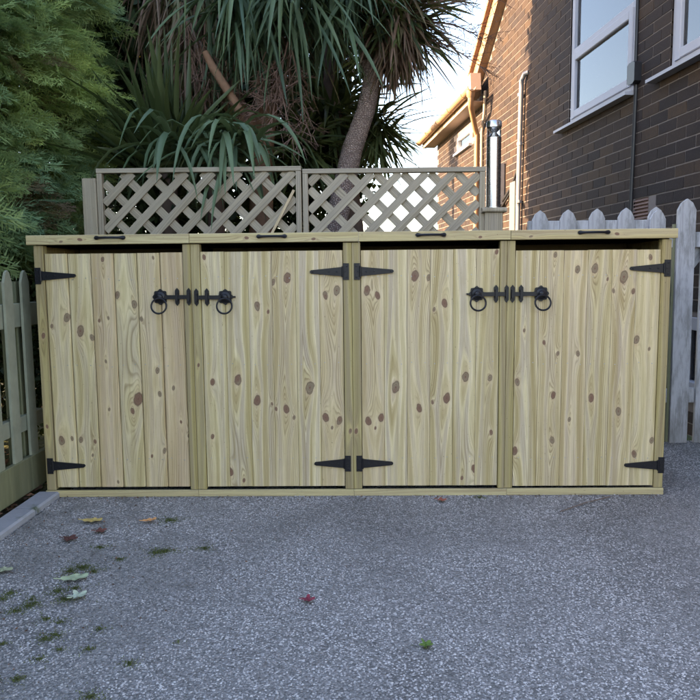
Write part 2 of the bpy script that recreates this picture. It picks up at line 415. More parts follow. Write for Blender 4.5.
# posts and dividers
board('frame_post', -1.428, -1.386, 0, .045, .034, TOP, M['post'], store, tone=.1, knots=[(.002,.72,.008),(-.004,.30,.006)])
board('frame_post', -.757, -.7225, 0, .045, .034, TOP, M['post'], store, tone=.0)
board('frame_post', -.7215, -.681, .001, .046, .034, TOP, M['post'], store, tone=.15, knots=[(.0,.58,.005)])
board('frame_post', -.039, -.001, 0, .045, .034, TOP, M['post'], store, tone=.05, knots=[(.006,.27,.007)])
board('frame_post', .000, .038, .0005, .045, .034, TOP, M['post'], store, tone=.05, knots=[(-.006,.27,.007)])
board('frame_post', .660, .690, 0, .045, .034, TOP, M['post'], store, tone=.0)
board('frame_post', .691, .727, .0015, .046, .034, TOP, M['post'], store, tone=.5)
board('frame_post', 1.372, 1.413, 0, .045, .034, TOP, M['post'], store, tone=.4)
for a, b in ((-1.432, -.72), (-.7185, 0.), (.0015, .70), (.7015, 1.416)):
    board('bottom_rail', a, b, -.004, .012, 0, .031, M['lid'], store, tone=.7)
# lids: front board, three slats behind, black bow handle
hand = [(95.7,124.3,237.5),(257.7,285.8,236.5),(416.6,444.9,235),(579,608.8,232.5)]
for i, (a, b) in enumerate(((-1.452, -.7225), (-.7205, .0295), (.0315, .7015), (.7035, 1.432))):
    lid = board('lid', a, b, -.014, .022, TOP+.004, 1.204, M['lid'], store, tone=random.uniform(.2,.6),
                knots=[((.0), (b-a)*random.uniform(.1,.9), .006), (.008, (b-a)*random.uniform(.1,.9), .005)])
    yy = .026
    while yy < DEPTH:
        s = board('roof_slat', a+.002, b-.002, yy, min(yy+.12, DEPTH+.02), 1.180-yy*.02, 1.196-yy*.02, M['inside_shade'], store); yy += .124  # slats painted black for the shade under the lid
    hx0, hx1, hy = hand[i]; p0, p1 = at(hx0, hy, -.014), at(hx1, hy-.3, -.014); L = p1[0]-p0[0]; zc = (p0[2]+p1[2])/2
    zc = min(max(zc, 1.172), 1.19)
    m = MB(); pts = []
    for k in range(13):
        q = k/12; bow = math.sin(math.pi*min(max((q-.08)/.84, 0), 1))**.5
        pts.append((p0[0]+L*q, -.017-.018*bow, zc))
    m.tube(pts, [.0075 if k in (0,1,11,12) else .0052 for k in range(13)], 8)
    for e in (p0[0]+.005, p1[0]-.005): m.prism([(e+.011*math.cos(q*.524), zc+.009*math.sin(q*.524)) for q in range(12)], -.0205, -.0138, 'y')
    m.build('lid_handle', M['iron'], store, smooth=True)
# carcase: end boards, back boards, inside shade put into a near-black colour
for sx in (-1.428, 1.395):
    for k in range(6): board('side_board', sx, sx+.018, .047+k*.122, .047+k*.122+.12, .02, TOP-.002, M['post'], store)
for k in range(24): board('back_board', -1.41+k*.1173, -1.41+k*.1173+.1155, DEPTH, DEPTH+.016, .02, TOP-.002, M['inside_shade'], store)
for sx in (-1.427, 1.396): MB().prism([(.024,TOP-.001),(.779,TOP-.001),(.779,1.1635),(.024,1.1785)], sx, sx+.016, 'x').build('side_capping', M['inside_shade'], store)
MB().box(-1.409, 1.394, DEPTH+.001, DEPTH+.015, TOP-.001, 1.1635).build('back_capping', M['inside_shade'], store)
for dx in (-.72, 0, .69): board('inner_partition', dx-.012, dx+.012, .05, DEPTH-.002, .02, TOP-.004, M['inside_shade'], store)
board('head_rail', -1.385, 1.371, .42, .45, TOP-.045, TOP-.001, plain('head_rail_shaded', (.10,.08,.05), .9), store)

# doors
def door(x0, x1, z0, z1, n, quad, knots, cham=.0012, gap=.0008, hinge='L', tones=None, pinks=None, kt=0.):
    """n boards; knots are (x,y,r) in sketch units inside quad = (xl_top, yt, xl_bot, yb, xr_top, xr_bot)"""
    d = empty_part('door', store)
    xlt, yt, xlb, yb, xrt, xrb = quad; H = z1-z0; Wd = x1-x0; bw = Wd/n; per = [[] for _ in range(n)]
    for (kx, ky, kr) in knots:
        v = (yb-ky)/(yb-yt); xl = xlt+(xlb-xlt)*(1-v); xr = xrt+(xrb-xrt)*(1-v); u = (kx-xl)/(xr-xl)
        rr = kr/((xrt-xlt))*Wd; j = min(max(int(u*n), 0), n-1)
        per[j].append((u*Wd-(j+.5)*bw, v*H, rr*.66))
    for j in range(n):
        w2 = bw/2-gap/2; c = .0035; m = MB()
        m.prism([(-w2,.016),(-w2,cham),(-w2+cham*1.2,0),(w2-cham,0),(w2,cham),(w2,.016)], 0, H+random.uniform(-.001,.001))
        o = m.build('plank', M['pine'], d, (x0+(j+.5)*bw, .004+(j%2)*.0012, z0))
        per[j].sort(key=lambda q: -q[2])
        seedit(o, tones[j] if tones else random.uniform(0, .5), pinks[j] if pinks else 0., per[j][:NK], kt)
    # inner ledges
    for zz in (z0+.1, (z0+z1)/2, z1-.15): board('ledge', x0+.02, x1-.02, .022, .040, zz, zz+.07, M['post'], d)
    # nail heads
    m = MB()
    for zz in (z0+.13, (z0+z1)/2+.03, z1-.115):
        for j in range(n):
            for q in (-.28, .27):
                cx = x0+(j+.5+q)*bw+random.uniform(-.003,.003); cz = zz+random.uniform(-.006,.006)
                m.prism([(cx+.0024*math.cos(k*1.047), cz+.0024*math.sin(k*1.047)) for k in range(6)], .0032, .0065, 'y')
    tag(m.build('nail_heads', M['screw'], d), kind='stuff')
    return d
def empty_part(name, parent):
    o = bpy.data.objects.new(name, None); C.objects.link(o); o.parent = parent; o.empty_display_size = .1; return o
K1 = [(150,220,10),(113,240,5),(135,510,10),(160,505,5),(182,252,12),(210,268,7),(181,508,7),(215,513,5),(209,545,4),(250,222,4),(228,228,4),(243,323,4),(250,436,4),(270,610,4),
      (272,170,8),(313,192,9),(320,412,15),(306,440,7),(330,226,5),(367,345,7),(372,400,6),(352,548,4),(382,535,6),(405,387,5),(422,467,4),(440,500,4),(238,88,6),(360,86,4)]
K2 = [(63,88,6),(195,208,10),(222,222,5),(270,140,12),(235,150,7),(365,184,9),(393,172,11),(145,391,12),(81,396,8),(193,443,12),(266,466,10),(230,452,4),(240,465,5),(325,412,14),(364,488,11),(399,496,10),(380,514,4),(80,534,6),(124,625,10),(158,648,5),(285,487,5)]
K3 = [(64,170,11),(91,182,9),(187,135,12),(222,140,7),(263,203,10),(236,217,5),(317,385,12),(380,388,8),(269,438,12),(198,462,10),(232,448,5),(137,410,14),(66,494,11),(99,486,10),(84,512,4),(384,525,6),(341,617,10),(395,80,6),(309,641,5)]
K4 = [(187,152,8),(228,150,10),(258,175,4),(358,126,6),(296,170,13),(318,203,6),(272,202,5),(63,292,4),(110,320,5),(327,316,9),(357,337,4),(190,346,6),(143,346,5),(48,413,8),(222,452,9),(133,445,8),(286,484,9),(171,503,5),(131,552,8),(43,578,9),(365,555,7),(324,587,8),(135,118,6)]
D1 = door(-1.384, -.759, .046, 1.122, 6, (95,75,122,622,430,443), K1, gap=.0025, cham=.0045, tones=[.55,.45,.25,.5,.35,.2], pinks=[.1,0,.6,0,.4,.7], kt=.55)
D2 = door(-.679, -.041, .046, 1.124, 6, (53,75,66,663,408,412), K2, tones=[.4,.1,.15,.35,.0,.45], pinks=[0,0,.1,.25,.1,.4], kt=.1)
D3 = door(.040, .658, .046, 1.124, 6, (48,72,50,660,403,400), K3, tones=[.45,.0,.35,.15,.1,.4], pinks=[.4,.1,.25,.1,0,0], kt=.1)
D4 = door(.729, 1.370, .042, 1.114, 6, (42,108,38,663,383,368), K4, tones=[.1,.5,.1,.3,.05,.5], pinks=[0,.2,.3,0,.15,0], kt=.5)
# hinges: butt plate on the post, tapered strap on the door
def hinge(px0, px1, py, side, d):
    """px0: plate outer edge, px1: strap tip (photo columns)"""
    a, b = at(px0, py, 0), at(px1, py, 0); z = a[2]; s = 1 if b[0] > a[0] else -1; L = abs(b[0]-a[0]); m = MB()
    def X(t): return a[0]+s*t
    m.prism([(X(0), z-.037), (X(.027), z-.037), (X(.027), z+.037), (X(0), z+.037)], -.0035, .0005, 'y')
    m.prism([(X(.029), z-.021), (X(L-.006), z-.008), (X(L), z-.004), (X(L+.001), z+.002), (X(L-.004), z+.0075), (X(.029), z+.021)], -.0035, .0045, 'y')
    m.tube([(X(.028), -.005, z-.024), (X(.028), -.005, z+.024)], .0048, 8)
    for t, dz in ((.010,.024),(.010,-.024),(.017,0),(.055,0),(.09,0),(L-.012,0)):
        m.lathe([(.0,.0),(.0042,.0),(.0036,.0016),(.001,.0022)], 8)
        n = 32; vs = m.v[-n:]; m.v[-n:] = [(X(t)+q[0], -.0035-q[2], z+dz+q[1]) for q in vs]
    m.build('strap_hinge', M['iron'], d, smooth=True)
hinge(35, 75.5, 276, 1, D1); hinge(47.5, 85, 466, 1, D1)
hinge(349, 310, 271.5, -1, D2); hinge(351, 314.5, 463.5, -1, D2)
hinge(354, 393.5, 271.5, 1, D3); hinge(356.5, 393, 463.5, 1, D3)
hinge(670.5, 630, 268, -1, D4); hinge(664, 624.5, 465, -1, D4)
# ring latches
def latch(cx, cy, kx1, kx2, d, spindle):
    c = at(cx, cy, 0); z = c[2]; k1 = at(kx1, cy, 0)[0]; k2 = at(kx2, cy, 0)[0]; m = MB(); s = 1 if k1 > c[0] else -1
    pts = []
    for k in range(32):
        a = 2*math.pi*k/32; r = .033+.0032*math.cos(8*a); pts.append((c[0]+r*math.cos(a), z+r*math.sin(a)))
    m.prism(pts, -.002, .004, 'y')
    b = len(m.v); m.lathe([(.027,0),(.024,.006),(.014,.010),(.012,.020),(.006,.024)], 20)
    m.v[b:] = [(c[0]+q[0], -.002-q[2], z+q[1]) for q in m.v[b:]]
    if spindle: m.box(c[0]-s*.046, c[0]-s*.020, -.004, .003, z-.004, z+.004)
    # latch bar
    m.box(min(c[0]+s*.02, k2), max(c[0]+s*.02, k2), -.010, -.003, z-.010, z+.008)
    for kx in (k1, k2):
        w_ = .0095
        m.prism([(kx-w_, z-.028), (kx, z-.040), (kx+w_, z-.028), (kx+w_, z+.028), (kx, z+.040), (kx-w_, z+.028)], -.004, .0035, 'y')
        m.box(kx-.006, kx+.006, -.015, -.003, z-.020, z-.0115); m.box(kx-.006, kx+.006, -.015, -.003, z+.0095, z+.018); m.box(kx-.006, kx+.006, -.0165, -.0105, z-.02, z+.018)
    m.build('ring_latch', M['iron'], d, smooth=True)
    m = MB(); m.ring((c[0]+.001, -.027, z-.040), .034, .0042, tilt=R(-12)); m.build('pull_ring', M['iron'], d, smooth=True)
latch(160.4, 297, 177.3, 189, D1, False); latch(225.3, 297, 207, 196.5, D2, True)
latch(476.8, 294, 496, 506.5, D3, True); latch(541, 293.5, 521, 512.5, D4, False)

# ------------------------------------------------------------------ trellis fence behind the store
TY = .87
def trellis(x0, x1, ztop, label, rail_tone, loose=False):
    f = empty('trellis_fence', label, 'trellis fence', ((x0+x1)/2, TY, 0)); cx = (x0+x1)/2
    zb = .95; fr = .03
    def B(nm, a, b, y0, y1, z0, z1, tone): 
        o = board(nm, a-cx, b-cx, y0-TY, y1-TY, z0, z1, M['oldwood'], f, tone=tone, c=.002); return o
    B('top_rail', x0, x1, TY-.022, TY+.022, ztop-.026, ztop, rail_tone)
    B('side_rail', x0, x0+fr, TY-.021, TY+.021, zb, ztop-.027, .3); B('side_rail', x1-fr, x1, TY-.021, TY+.021, zb, ztop-.027, .4)
    B('bottom_rail', x0+fr+.001, x1-fr-.001, TY-.021, TY+.021, zb, zb+.03, .3)
    for k in range(6): B('fence_board', x0, x1, TY-.008, TY+.008, .03+k*.152, .03+k*.152+.15, .2)
    # diagonal laths in two layers, clipped to the frame
    xa, xb, za, zc = x0+fr, x1-fr, zb+.03, ztop-.027; P = .1515; W2 = .022
    for layer, sg in ((0, 1), (1, -1)):
        c0 = xa-(zc-za)-P; off = random.uniform(0, P)
        k = 0
        while True:
            c = c0+off+k*P; k += 1
            if c > xb+(zc-za)+P: break
            # centre line: x = c + sg*(z-za)  (sg=1) or x = c+(zc-za)-(z-za)
            lo, hi = 0., zc-za
            def xx(h): return c+h if sg > 0 else c-h+(0)
            hs = [h for h in np.linspace(0, zc-za, 200) if xa+.004 < xx(h) < xb-.004]
            if len(hs) < 12: continue
            h0, h1 = hs[0], hs[-1]; A = Vector((xx(h0), 0, za+h0)); Bv = Vector((xx(h1), 0, za+h1)); L = (Bv-A).length
            if L < .03: continue
            m = MB(); y0 = -.0105 if layer == 0 else .0005
            # mitred ends against the frame
            m.prism([(-W2, 0 if False else 0), (W2, 0), (W2, L), (-W2, L)], y0, y0+.0095, 'y')
            ang = math.atan2(Bv.x-A.x, Bv.z-A.z)
            o = m.build('lath', M['oldwood'], f, (A.x-cx, 0, A.z), (0, ang, 0)); seedit(o, tone=random.uniform(0, .9))
    if loose:
        a, b = at(274, 229, TY-.03), at(294, 190, TY-.03); a[2] -= .05; a[0] -= .026
        m = MB(); L = math.hypot(b[0]-a[0], b[2]-a[2]); m.box(-.007, .007, -.006, .006, 0, L)
        o = m.build('loose_lath', M['pine'], f, (a[0]-cx, -.031, a[2]), (0, math.atan2(b[0]-a[0], b[2]-a[2]), 0)); seedit(o, tone=.4, pink=.6)
        o['label'] = 'paler new strip wedged diagonally across the lattice'
    return f
trellis(-1.445, -.292, 1.622, 'left grey diamond trellis panel behind bin store, its top edge a little higher', .5, True)
trellis(-.284, .737, 1.606, 'right grey diamond trellis panel behind bin store, ending beside steel lamp', .0)
def fpost(nm, x, w_, ztop, label, mat, y=TY):
    m = MB(); m.cbox(-w_/2, w_/2, -.04, .04, 0, ztop, .004); o = m.build(nm, mat, None, (x, y, 0)); seedit(o); tag(o, label, 'post'); return o
fpost('fence_post', -1.487, .078, 1.568, 'squat weathered fence post at left end of the trellis by the conifer', M['oldwood'], TY+.01)
# lamp on its post
lp = empty('lamp_post', 'grey timber post with flat cap that carries the steel lamp', 'post', (.782, TY, 0))
seedit(MB().cbox(-.05, .05, -.05, .05, 0, 1.352, .004).build('post_shaft', M['oldwood'], lp)); seedit(MB().cbox(-.068,.068,-.068,.068,1.353,1.378,.006).build('post_cap', M['oldwood'], lp))
lamp = empty('steel_lamp', 'brushed stainless steel column lamp standing on post beside the trellis', 'lamp', (.786, TY, 1.379))
MB().lathe([(.047,0),(.047,.006),(.040,.008),(.040,.385)], 36).build('lamp_body', M['steel'], lamp, smooth=True)
MB().lathe([(.042,.440),(.042,.468),(.036,.476),(.01,.479)], 36).build('lamp_cap', M['steel'], lamp, smooth=True)
tg = NT('lamp_glass'); tg.base((.9,.9,.9), .08); tg.b.inputs['Transmission Weight'].default_value = 1.; tg.b.inputs['IOR'].default_value = 1.2
MB().lathe([(.0385,.386),(.0385,.439)], 36).build('lamp_glass', tg.m, lamp, smooth=True)
MB().lathe([(.034,.388),(.012,.412),(.034,.437)], 24).build('lamp_reflector', M['steel'], lamp)

# picket fence to the right
def picket(parent, x, y, w_, z0, z1, mat, th=.018):
    m = MB(); h = w_*.62
    m.prism([(-w_/2,0),(w_/2,0),(w_/2,z1-z0-h),(w_*.30,z1-z0-h*.36),(0,z1-z0),(-w_*.30,z1-z0-h*.36),(-w_/2,z1-z0-h)], -th/2, th/2, 'y')
    return m.build('picket', mat, parent, (x, y, z0))
pf = empty('picket_fence', 'weathered pale painted picket fence running behind the right bin store bay', 'fence', (1.35, .93, 0))
for px in (540, 568, 597, 626, 656): 
    x = at(px, 210, .92)[0]; picket(pf, x-1.35, -.01, .088, .04, 1.368+.003*(px-540)/29, M['paint'])
for zz in (.30, 1.24): seedit(MB().cbox(1.0-1.35, 1.76-1.35, .0, .035, zz, zz+.07, .003).build('fence_rail', M['paint'], pf))
gt = empty('picket_gate', 'tall pale picket gate with crossbars between the bin store and brick house', 'gate', (1.87, .88, 0))
picket(gt, -.005, -.012, .100, .03, 1.418, M['paint'], .022); picket(gt, .135, -.012, .098, .03, 1.33, M['paint'], .022); picket(gt, -.165, -.012, .085, .03, 1.36, M['paint'], .022)
for zz in (.26, 1.15): MB().cbox(-.22, .20, .0, .035, zz, zz+.085, .003).build('gate_rail', M['paint'], gt)
m = MB(); m.box(-.035, .035, -.001+.036, .034+.02, 0, .52); m.build('gate_brace', M['paint'], gt, (-.17, 0, .78), (0, R(38), 0))
MB().cbox(-.07, -.055, -.004, .02, .03, 1.28, .002).build('gate_edge_strip', M['greenwood'], gt)

# left picket fence, running away from the camera
lf = empty('picket_fence', 'algae stained grey green picket fence along the left side of driveway', 'fence', (-1.53, -.4, 0))
for k in range(13):
    yc = .105-.158*k; m = MB(); w_ = .070; H = .875; h = .055
    m.prism([(-w_/2,0),(w_/2,0),(w_/2,H-h),(w_*.22,H-h*.2),(0,H),(-w_*.22,H-h*.2),(-w_/2,H-h)], -.006, .006, 'x')
    o = m.build('picket', M['greenpaint'], lf, (.0, yc+.4, .178+random.uniform(-.004,.004)), (0, 0, random.uniform(-.02,.02)))
for za, zb in ((.30,.375),(.79,.90)): MB().cbox(-.05, -.012, -1.5, .65, za, zb, .003).build('fence_rail', M['greenpaint'], lf)
seedit(MB().cbox(-.012, .014, -1.5, .65, .018, .182, .003).build('gravel_board', M['greenwood'], lf), tone=.5)
MB().cbox(-.11, -.03, .48, .56, 0, 1.0, .004).build('fence_post', M['greenwood'], lf)

# ------------------------------------------------------------------ brick house in its own frame: y runs along the wall, x goes into it
TH = .095; HO = (CAM[0]+2.43*math.cos(TH), CAM[1]+2.43*math.sin(TH), 0)
house = empty('brick_house', 'brick house side with white windows, its near half in shade and far half sunlit', 'house', HO, TH)
BH, BL = .0765, .225
def brick_coords(t, wallobj):
    p = t.coord('Object', wallobj); x, y, z = t.sep(p)
    row = t.math('FLOOR', t.math('DIVIDE', z, BH)); par = t.math('MODULO', row, 2.)
    col = t.math('FLOOR', t.math('DIVIDE', t.math('SUBTRACT', y, t.math('MULTIPLY', par, BL/2)), BL))
    wn = t.n('ShaderNodeTexWhiteNoise', noise_dimensions='2D'); t.l(t.comb(row, col, 0), wn.inputs['Vector'])
    return p, wn
def mk_brick(wallobj):
    t = NT('brick'); p, wn = brick_coords(t, wallobj)
    c = t.ramp(wn.outputs['Value'], [(0, (.021,.0165,.017)), (.35, (.029,.020,.018)), (.8, (.038,.0255,.0195)), (1, (.052,.033,.022))])
    nz = t.noise(p, 26, 5, .7); c = t.mix(t.maprange(nz, .38, .75, 0, .55), c, (.022,.018,.019))
    c = t.mix(t.maprange(t.noise(p, 90, 3), .6, .75, 0, .4), c, (.08,.065,.055))
    c = t.mix(t.maprange(t.noise(p, 1.7, 4), .45, .75, 0, .3), c, (.025,.021,.024))
    t.base(c, .88, .2); t.bump(t.noise(p, 70, 5, .7), .8, .004); return t.m
def mk_mortar():
    t = NT('mortar'); p = t.coord('Object'); c = t.mix(t.noise(p, 12, 5), (.12,.105,.10), (.22,.195,.19)); t.base(c, .95, .1); t.bump(t.noise(p, 120, 3), .5, .003); return t.m
M['mortar'] = mk_mortar()
WALL_Y0, GAB, PKY, WING = 1.2, 9.15, 5.1, 11.93
def ztop(y):          # underside of the verge
    if y > GAB: return 3.16
    return 3.40+(GAB-y)*.62 if y > PKY else 3.40+(GAB-PKY)*.62-(PKY-y)*.62
wins = [(4.99, 6.18, 2.300, 4.15), (3.28, 4.50, 2.300, 4.15)]; vent = (4.715, 4.93, 1.377, 1.53)
lowwin = (3.2, 4.33, .22, .735)
def in_open(y, z, L=BL/2, H=BH/2):
    for a, b, c, d in wins+[vent, lowwin]:
        if y+L > a+.002 and y-L < b-.002 and z+H > c+.002 and z-H < d-.002: return True
    return False
# mortar backing: cells between the openings
wall = MB()
ys = sorted(set([WALL_Y0, GAB, PKY]+[q for a in wins+[vent, lowwin] for q in a[:2]])); zs = sorted(set([0, 3.1]+[q for a in wins+[vent, lowwin] for q in a[2:]]))
FX = .0005
for i in range(len(ys)-1):
    for j in range(len(zs)-1):
        y0, y1, z0, z1 = ys[i], ys[i+1], zs[j], zs[j+1]
        if any(y0 >= a-1e-6 and y1 <= b+1e-6 and z0 >= c-1e-6 and z1 <= d+1e-6 for a, b, c, d in wins+[vent, lowwin]): continue
        n = len(wall.v); zt0, zt1 = (ztop(y0), ztop(y1)) if z1 >= 4.14 else (z1, z1)
        wall.v += [(FX,y0,z0),(FX,y1,z0),(FX,y1,z1),(FX,y0,z1)]; wall.f.append((n,n+1,n+2,n+3)) 
zt = 4.15
for i in range(len(ys)-1):   # gable above the window heads
    y0, y1 = ys[i], ys[i+1]; n = len(wall.v); a0, a1 = max(ztop(y0), zt), max(ztop(y1), zt)
    wall.v += [(FX,y0,zt),(FX,y1,zt),(FX,y1,a1),(FX,y0,a0)]; wall.f.append((n,n+1,n+2,n+3))
# wing wall
WW = (9.66, 10.48, 2.78, 3.0)
for y0,y1,z0,z1 in ((GAB,WW[0],0,3.16),(WW[1],WING,0,3.16),(WW[0],WW[1],0,WW[2]),(WW[0],WW[1],WW[3],3.16)):
    n = len(wall.v); wall.v += [(FX,y0,z0),(FX,y1,z0),(FX,y1,z1),(FX,y0,z1)]; wall.f.append((n,n+1,n+2,n+3))
n = len(wall.v); wall.v += [(FX,WING,0),(4,WING,0),(4,WING,3.16),(FX,WING,3.16), (FX,WALL_Y0,0),(4,WALL_Y0,0),(4,WALL_Y0,3.2),(FX,WALL_Y0,3.2)]; wall.f += [(n,n+1,n+2,n+3),(n+4,n+7,n+6,n+5)]
wobj = wall.build('wall', M['mortar'], house); 
# trim the mortar above the verge for the part between window heads and slope
bm = bmesh.new(); bm.from_mesh(wobj.data)
for (py_, pz_, sg) in ((GAB, 3.40, 1), (WALL_Y0, ztop(WALL_Y0), -1)):
    geom = [f for f in bm.faces if f.calc_center_median().y < GAB and abs(f.normal.x) > .5]
    es = {e for f in geom for e in f.edges}; vs = {v for f in geom for v in f.verts}
    bmesh.ops.bisect_plane(bm, geom=list(geom)+list(es)+list(vs), plane_co=(0, py_, pz_), plane_no=(0, .62*sg, 1), clear_outer=True)
bm.to_mesh(wobj.data); bm.free()
brickmat = mk_brick(wobj)
bme = MB(); g = .0043; L2, H2 = BL/2-g, BH/2-g
bme.prism([(-L2,-H2+.003),(-L2+.003,-H2),(L2-.003,-H2),(L2,-H2+.003),(L2,H2-.003),(L2-.003,H2),(-L2+.003,H2),(-L2,H2-.003)], 0, .03, 'x')
bmesh_shared = bme.mesh('brick', brickmat)
half = MB(); half.box(0, .03, -L2/2, L2/2, -H2, H2); half_shared = half.mesh('brick', brickmat)
cells = []
HRi = Matrix.Rotation(-TH, 3, 'Z')
for r in range(0, 78):
    z = (r+.5)*BH
    for cidx in range(-2, 56):
        y = (cidx+.5)*BL+(r % 2)*BL/2
        if y-BL/2 < WALL_Y0 or y+BL/2 > WING+.06: continue
        lim = ztop(min(max(y, WALL_Y0), WING)) if y < GAB else 3.16
        if z+H2 > lim+.03: continue
        if y > GAB-.1 and WW[0] < y+L2 and WW[1] > y-L2 and z+H2 > WW[2] and z-H2 < WW[3]: continue
        if in_open(y, z):
            # keep half bricks at the jambs
            for yy in (y-BL/4, y+BL/4):
                if not in_open(yy, z, BL/4): cells.append((yy, z, 1))
            continue
        cells.append((y, z, 0))
def pix(y, z):
    p = Vector((0, y, z)); p.rotate(Matrix.Rotation(TH, 3, 'Z')); p += Vector(HO); q = cam.matrix_world.inverted() @ p
    return 350+700*q.x/-q.z, 350-700*q.y/-q.z, -q.z
vis = []; rest = []
for c in cells:
    if c[0] < 3.5: rest.append(c); continue
    u, v, d = pix(c[0], c[1])
    (vis if (500 < u < 705 and -5 < v < (232 if u < 664 else 330) and not (c[1] < 1.2 and u < 664)) else rest).append((c[0], c[1], c[2], d) if True else c)
vis.sort(key=lambda q: q[3]); rest += vis[285:]; vis = vis[:285]
for c in vis:
    o = link('brick', half_shared if c[2] else bmesh_shared, wobj, (-.003+random.uniform(-.0012,.0012), c[0], c[1]), (random.uniform(-.004,.004), random.uniform(-.006,.006), random.uniform(-.006,.006)))
bv0 = np.array(bme.v); bf0 = [f for f in bme.f]
mb = MB()
for c in rest:
    sc_ = .5 if c[2] else 1; dx = -.003+random.uniform(-.0012, .0012)
    mb.box(dx, .03, c[0]-(L2*sc_ if not c[2] else L2/2), c[0]+(L2*sc_ if not c[2] else L2/2), c[1]-H2, c[1]+H2)
tag(mb.build('brickwork', brickmat, wobj), kind='stuff')
# end wall toward +y corner return is plain brick coloured mortar; fine at that distance

# windows
gl = NT('window_glass'); gl.t.nodes.remove(gl.b)
lw = gl.n('ShaderNodeFresnel'); lw.inputs[0].default_value = 1.75
a = gl.n('ShaderNodeBsdfTransparent'); a.inputs[0].default_value = (.9,.94,.96,1); b = gl.n('ShaderNodeBsdfGlossy'); b.inputs['Roughness'].default_value = .02; b.inputs[0].default_value = (1,1,1,1)
mx = gl.n('ShaderNodeMixShader'); gl.l(lw.outputs[0], mx.inputs[0]); gl.l(a.outputs[0], mx.inputs[1]); gl.l(b.outputs[0], mx.inputs[2]); gl.l(mx.outputs[0], gl.out.inputs[0])
M['glass'] = gl.m
M['curtain'] = plain('net_curtain', (.55,.60,.66), .9, .1, var=.06, scale=30)
M['dark'] = plain('dark_interior', (.02,.025,.03), .8, .1)
def window(y0, y1, z0, z1, zt):
    w_ = empty_part('window', house)
    f = MB(); t = .055
    X0, X1 = .012, .075
    f.cbox(X0, X1, y0, y0+t, z0, z1, .004); f.cbox(X0, X1, y1-t, y1, z0, z1, .004)
    f.cbox(X0, X1, y0+t, y1-t, z0, z0+t, .004); f.cbox(X0, X1, y0+t, y1-t, z1-t, z1, .004); f.cbox(X0, X1, y0+t, y1-t, zt-.028, zt+.028, .004)
    f.build('frame', M['upvc'], w_)
    s = MB(); a, b, c, d = y0+t+.002, y1-t-.002, z0+t+.002, zt-.030; q = .052   # opening sash, stands proud
    s.cbox(.0, .05, a-.012, a+q, c-.012, d+.012, .006); s.cbox(.0, .05, b-q, b+.012, c-.012, d+.012, .006)
    s.cbox(.0, .05, a+q, b-q, c-.012, c+q, .006); s.cbox(.0, .05, a+q, b-q, d-q, d+.012, .006); s.build('sash', M['upvc'], w_)
    MB().box(.026, .030, a+q, b-q, c+q, d-q).build('pane', M['glass'], w_)
    g = MB(); g.cbox(.024,.028, a+q, a+q+.008, c+q, d-q,.001); g.cbox(.024,.028, b-q-.008, b-q, c+q, d-q,.001); g.cbox(.024,.028, a+q, b-q, d-q-.008, d-q,.001); g.cbox(.024,.028, a+q, b-q, c+q, c+q+.008,.001)
    g.build('pane_gasket', M['rubber'], w_)
    MB().box(.040, .044, y0+t, y1-t, zt+.028, z1-t).build('pane', M['glass'], w_)
    MB().box(.11, .115, y0, y1, z0, z1).build('curtain', M['curtain'], w_)
    sl = MB(); sl.prism([(-.075, z0-.036), (-.075, z0-.014), (.05, z0+.001), (.05, z0-.036)], y0-.03, y1+.17, 'y'); sl.build('sill', M['upvc'], w_)
for (a, b, c, d) in wins: window(a, b, c, d, 2.905)
wv = empty_part('window', house)
fr = MB(); y0, y1, z0, z1 = WW; fr.cbox(-.0, .05, y0, y0+.06, z0, z1); fr.cbox(0, .05, y1-.06, y1, z0, z1); fr.cbox(0,.05,y0+.06,y1-.06,z1-.05,z1); fr.cbox(0,.05,y0+.06,y1-.06,z0,z0+.05); fr.cbox(-.05,.0,y0-.06,y1+.06,z0-.04,z0-.002)
fr.build('frame', M['upvc'], wv); MB().box(.03,.034,y0+.06,y1-.06,z0+.05,z1-.05).build('pane', M['glass'], wv); MB().box(.09,.095,y0,y1,z0,z1).build('curtain', M['curtain'], wv)
lwv = empty_part('window', house); fr = MB(); y0, y1, z0, z1 = lowwin
fr.cbox(-.01,.06,y0,y1,z1-.08,z1,.004); fr.cbox(-.02,.06,y0,y1,z0,z0+.12,.004); fr.cbox(-.01,.06,y1-.05,y1,z0+.12,z1-.08,.004); fr.cbox(-.01,.06,y0,y0+.05,z0+.12,z1-.08,.004); fr.cbox(0,.05,4.17,4.20,z0+.12,z1-.08,.004)
fr.build('frame', M['upvc'], lwv); MB().box(.03,.034,y0+.05,y1-.05,z0+.12,z1-.08).build('pane', M['glass'], lwv); MB().box(.2,.21,y0,y1,z0,z1).build('curtain', M['dark'], lwv)  # no cloth here: near-black sheet stands for the unlit room
lwv['label'] = 'low white framed window seen through the gate'
# air vent of six louvres
vn = MB(); vn.box(.012, .02, vent[0], vent[1], vent[2], vent[3])
vb = vn.build('air_brick', plain('red_vent', (.17,.10,.09), .8), house)
for k in range(6):
    z = vent[2]+.006+k*.0248; MB().prism([(-.004, z), (-.004, z+.009), (.012, z+.016), (.012, z)], vent[0]+.004, vent[1]-.004, 'y').build('louvre', plain('vent_clay', (.16,.10,.09), .8) if k == 0 else bpy.data.materials['vent_clay'], vb)
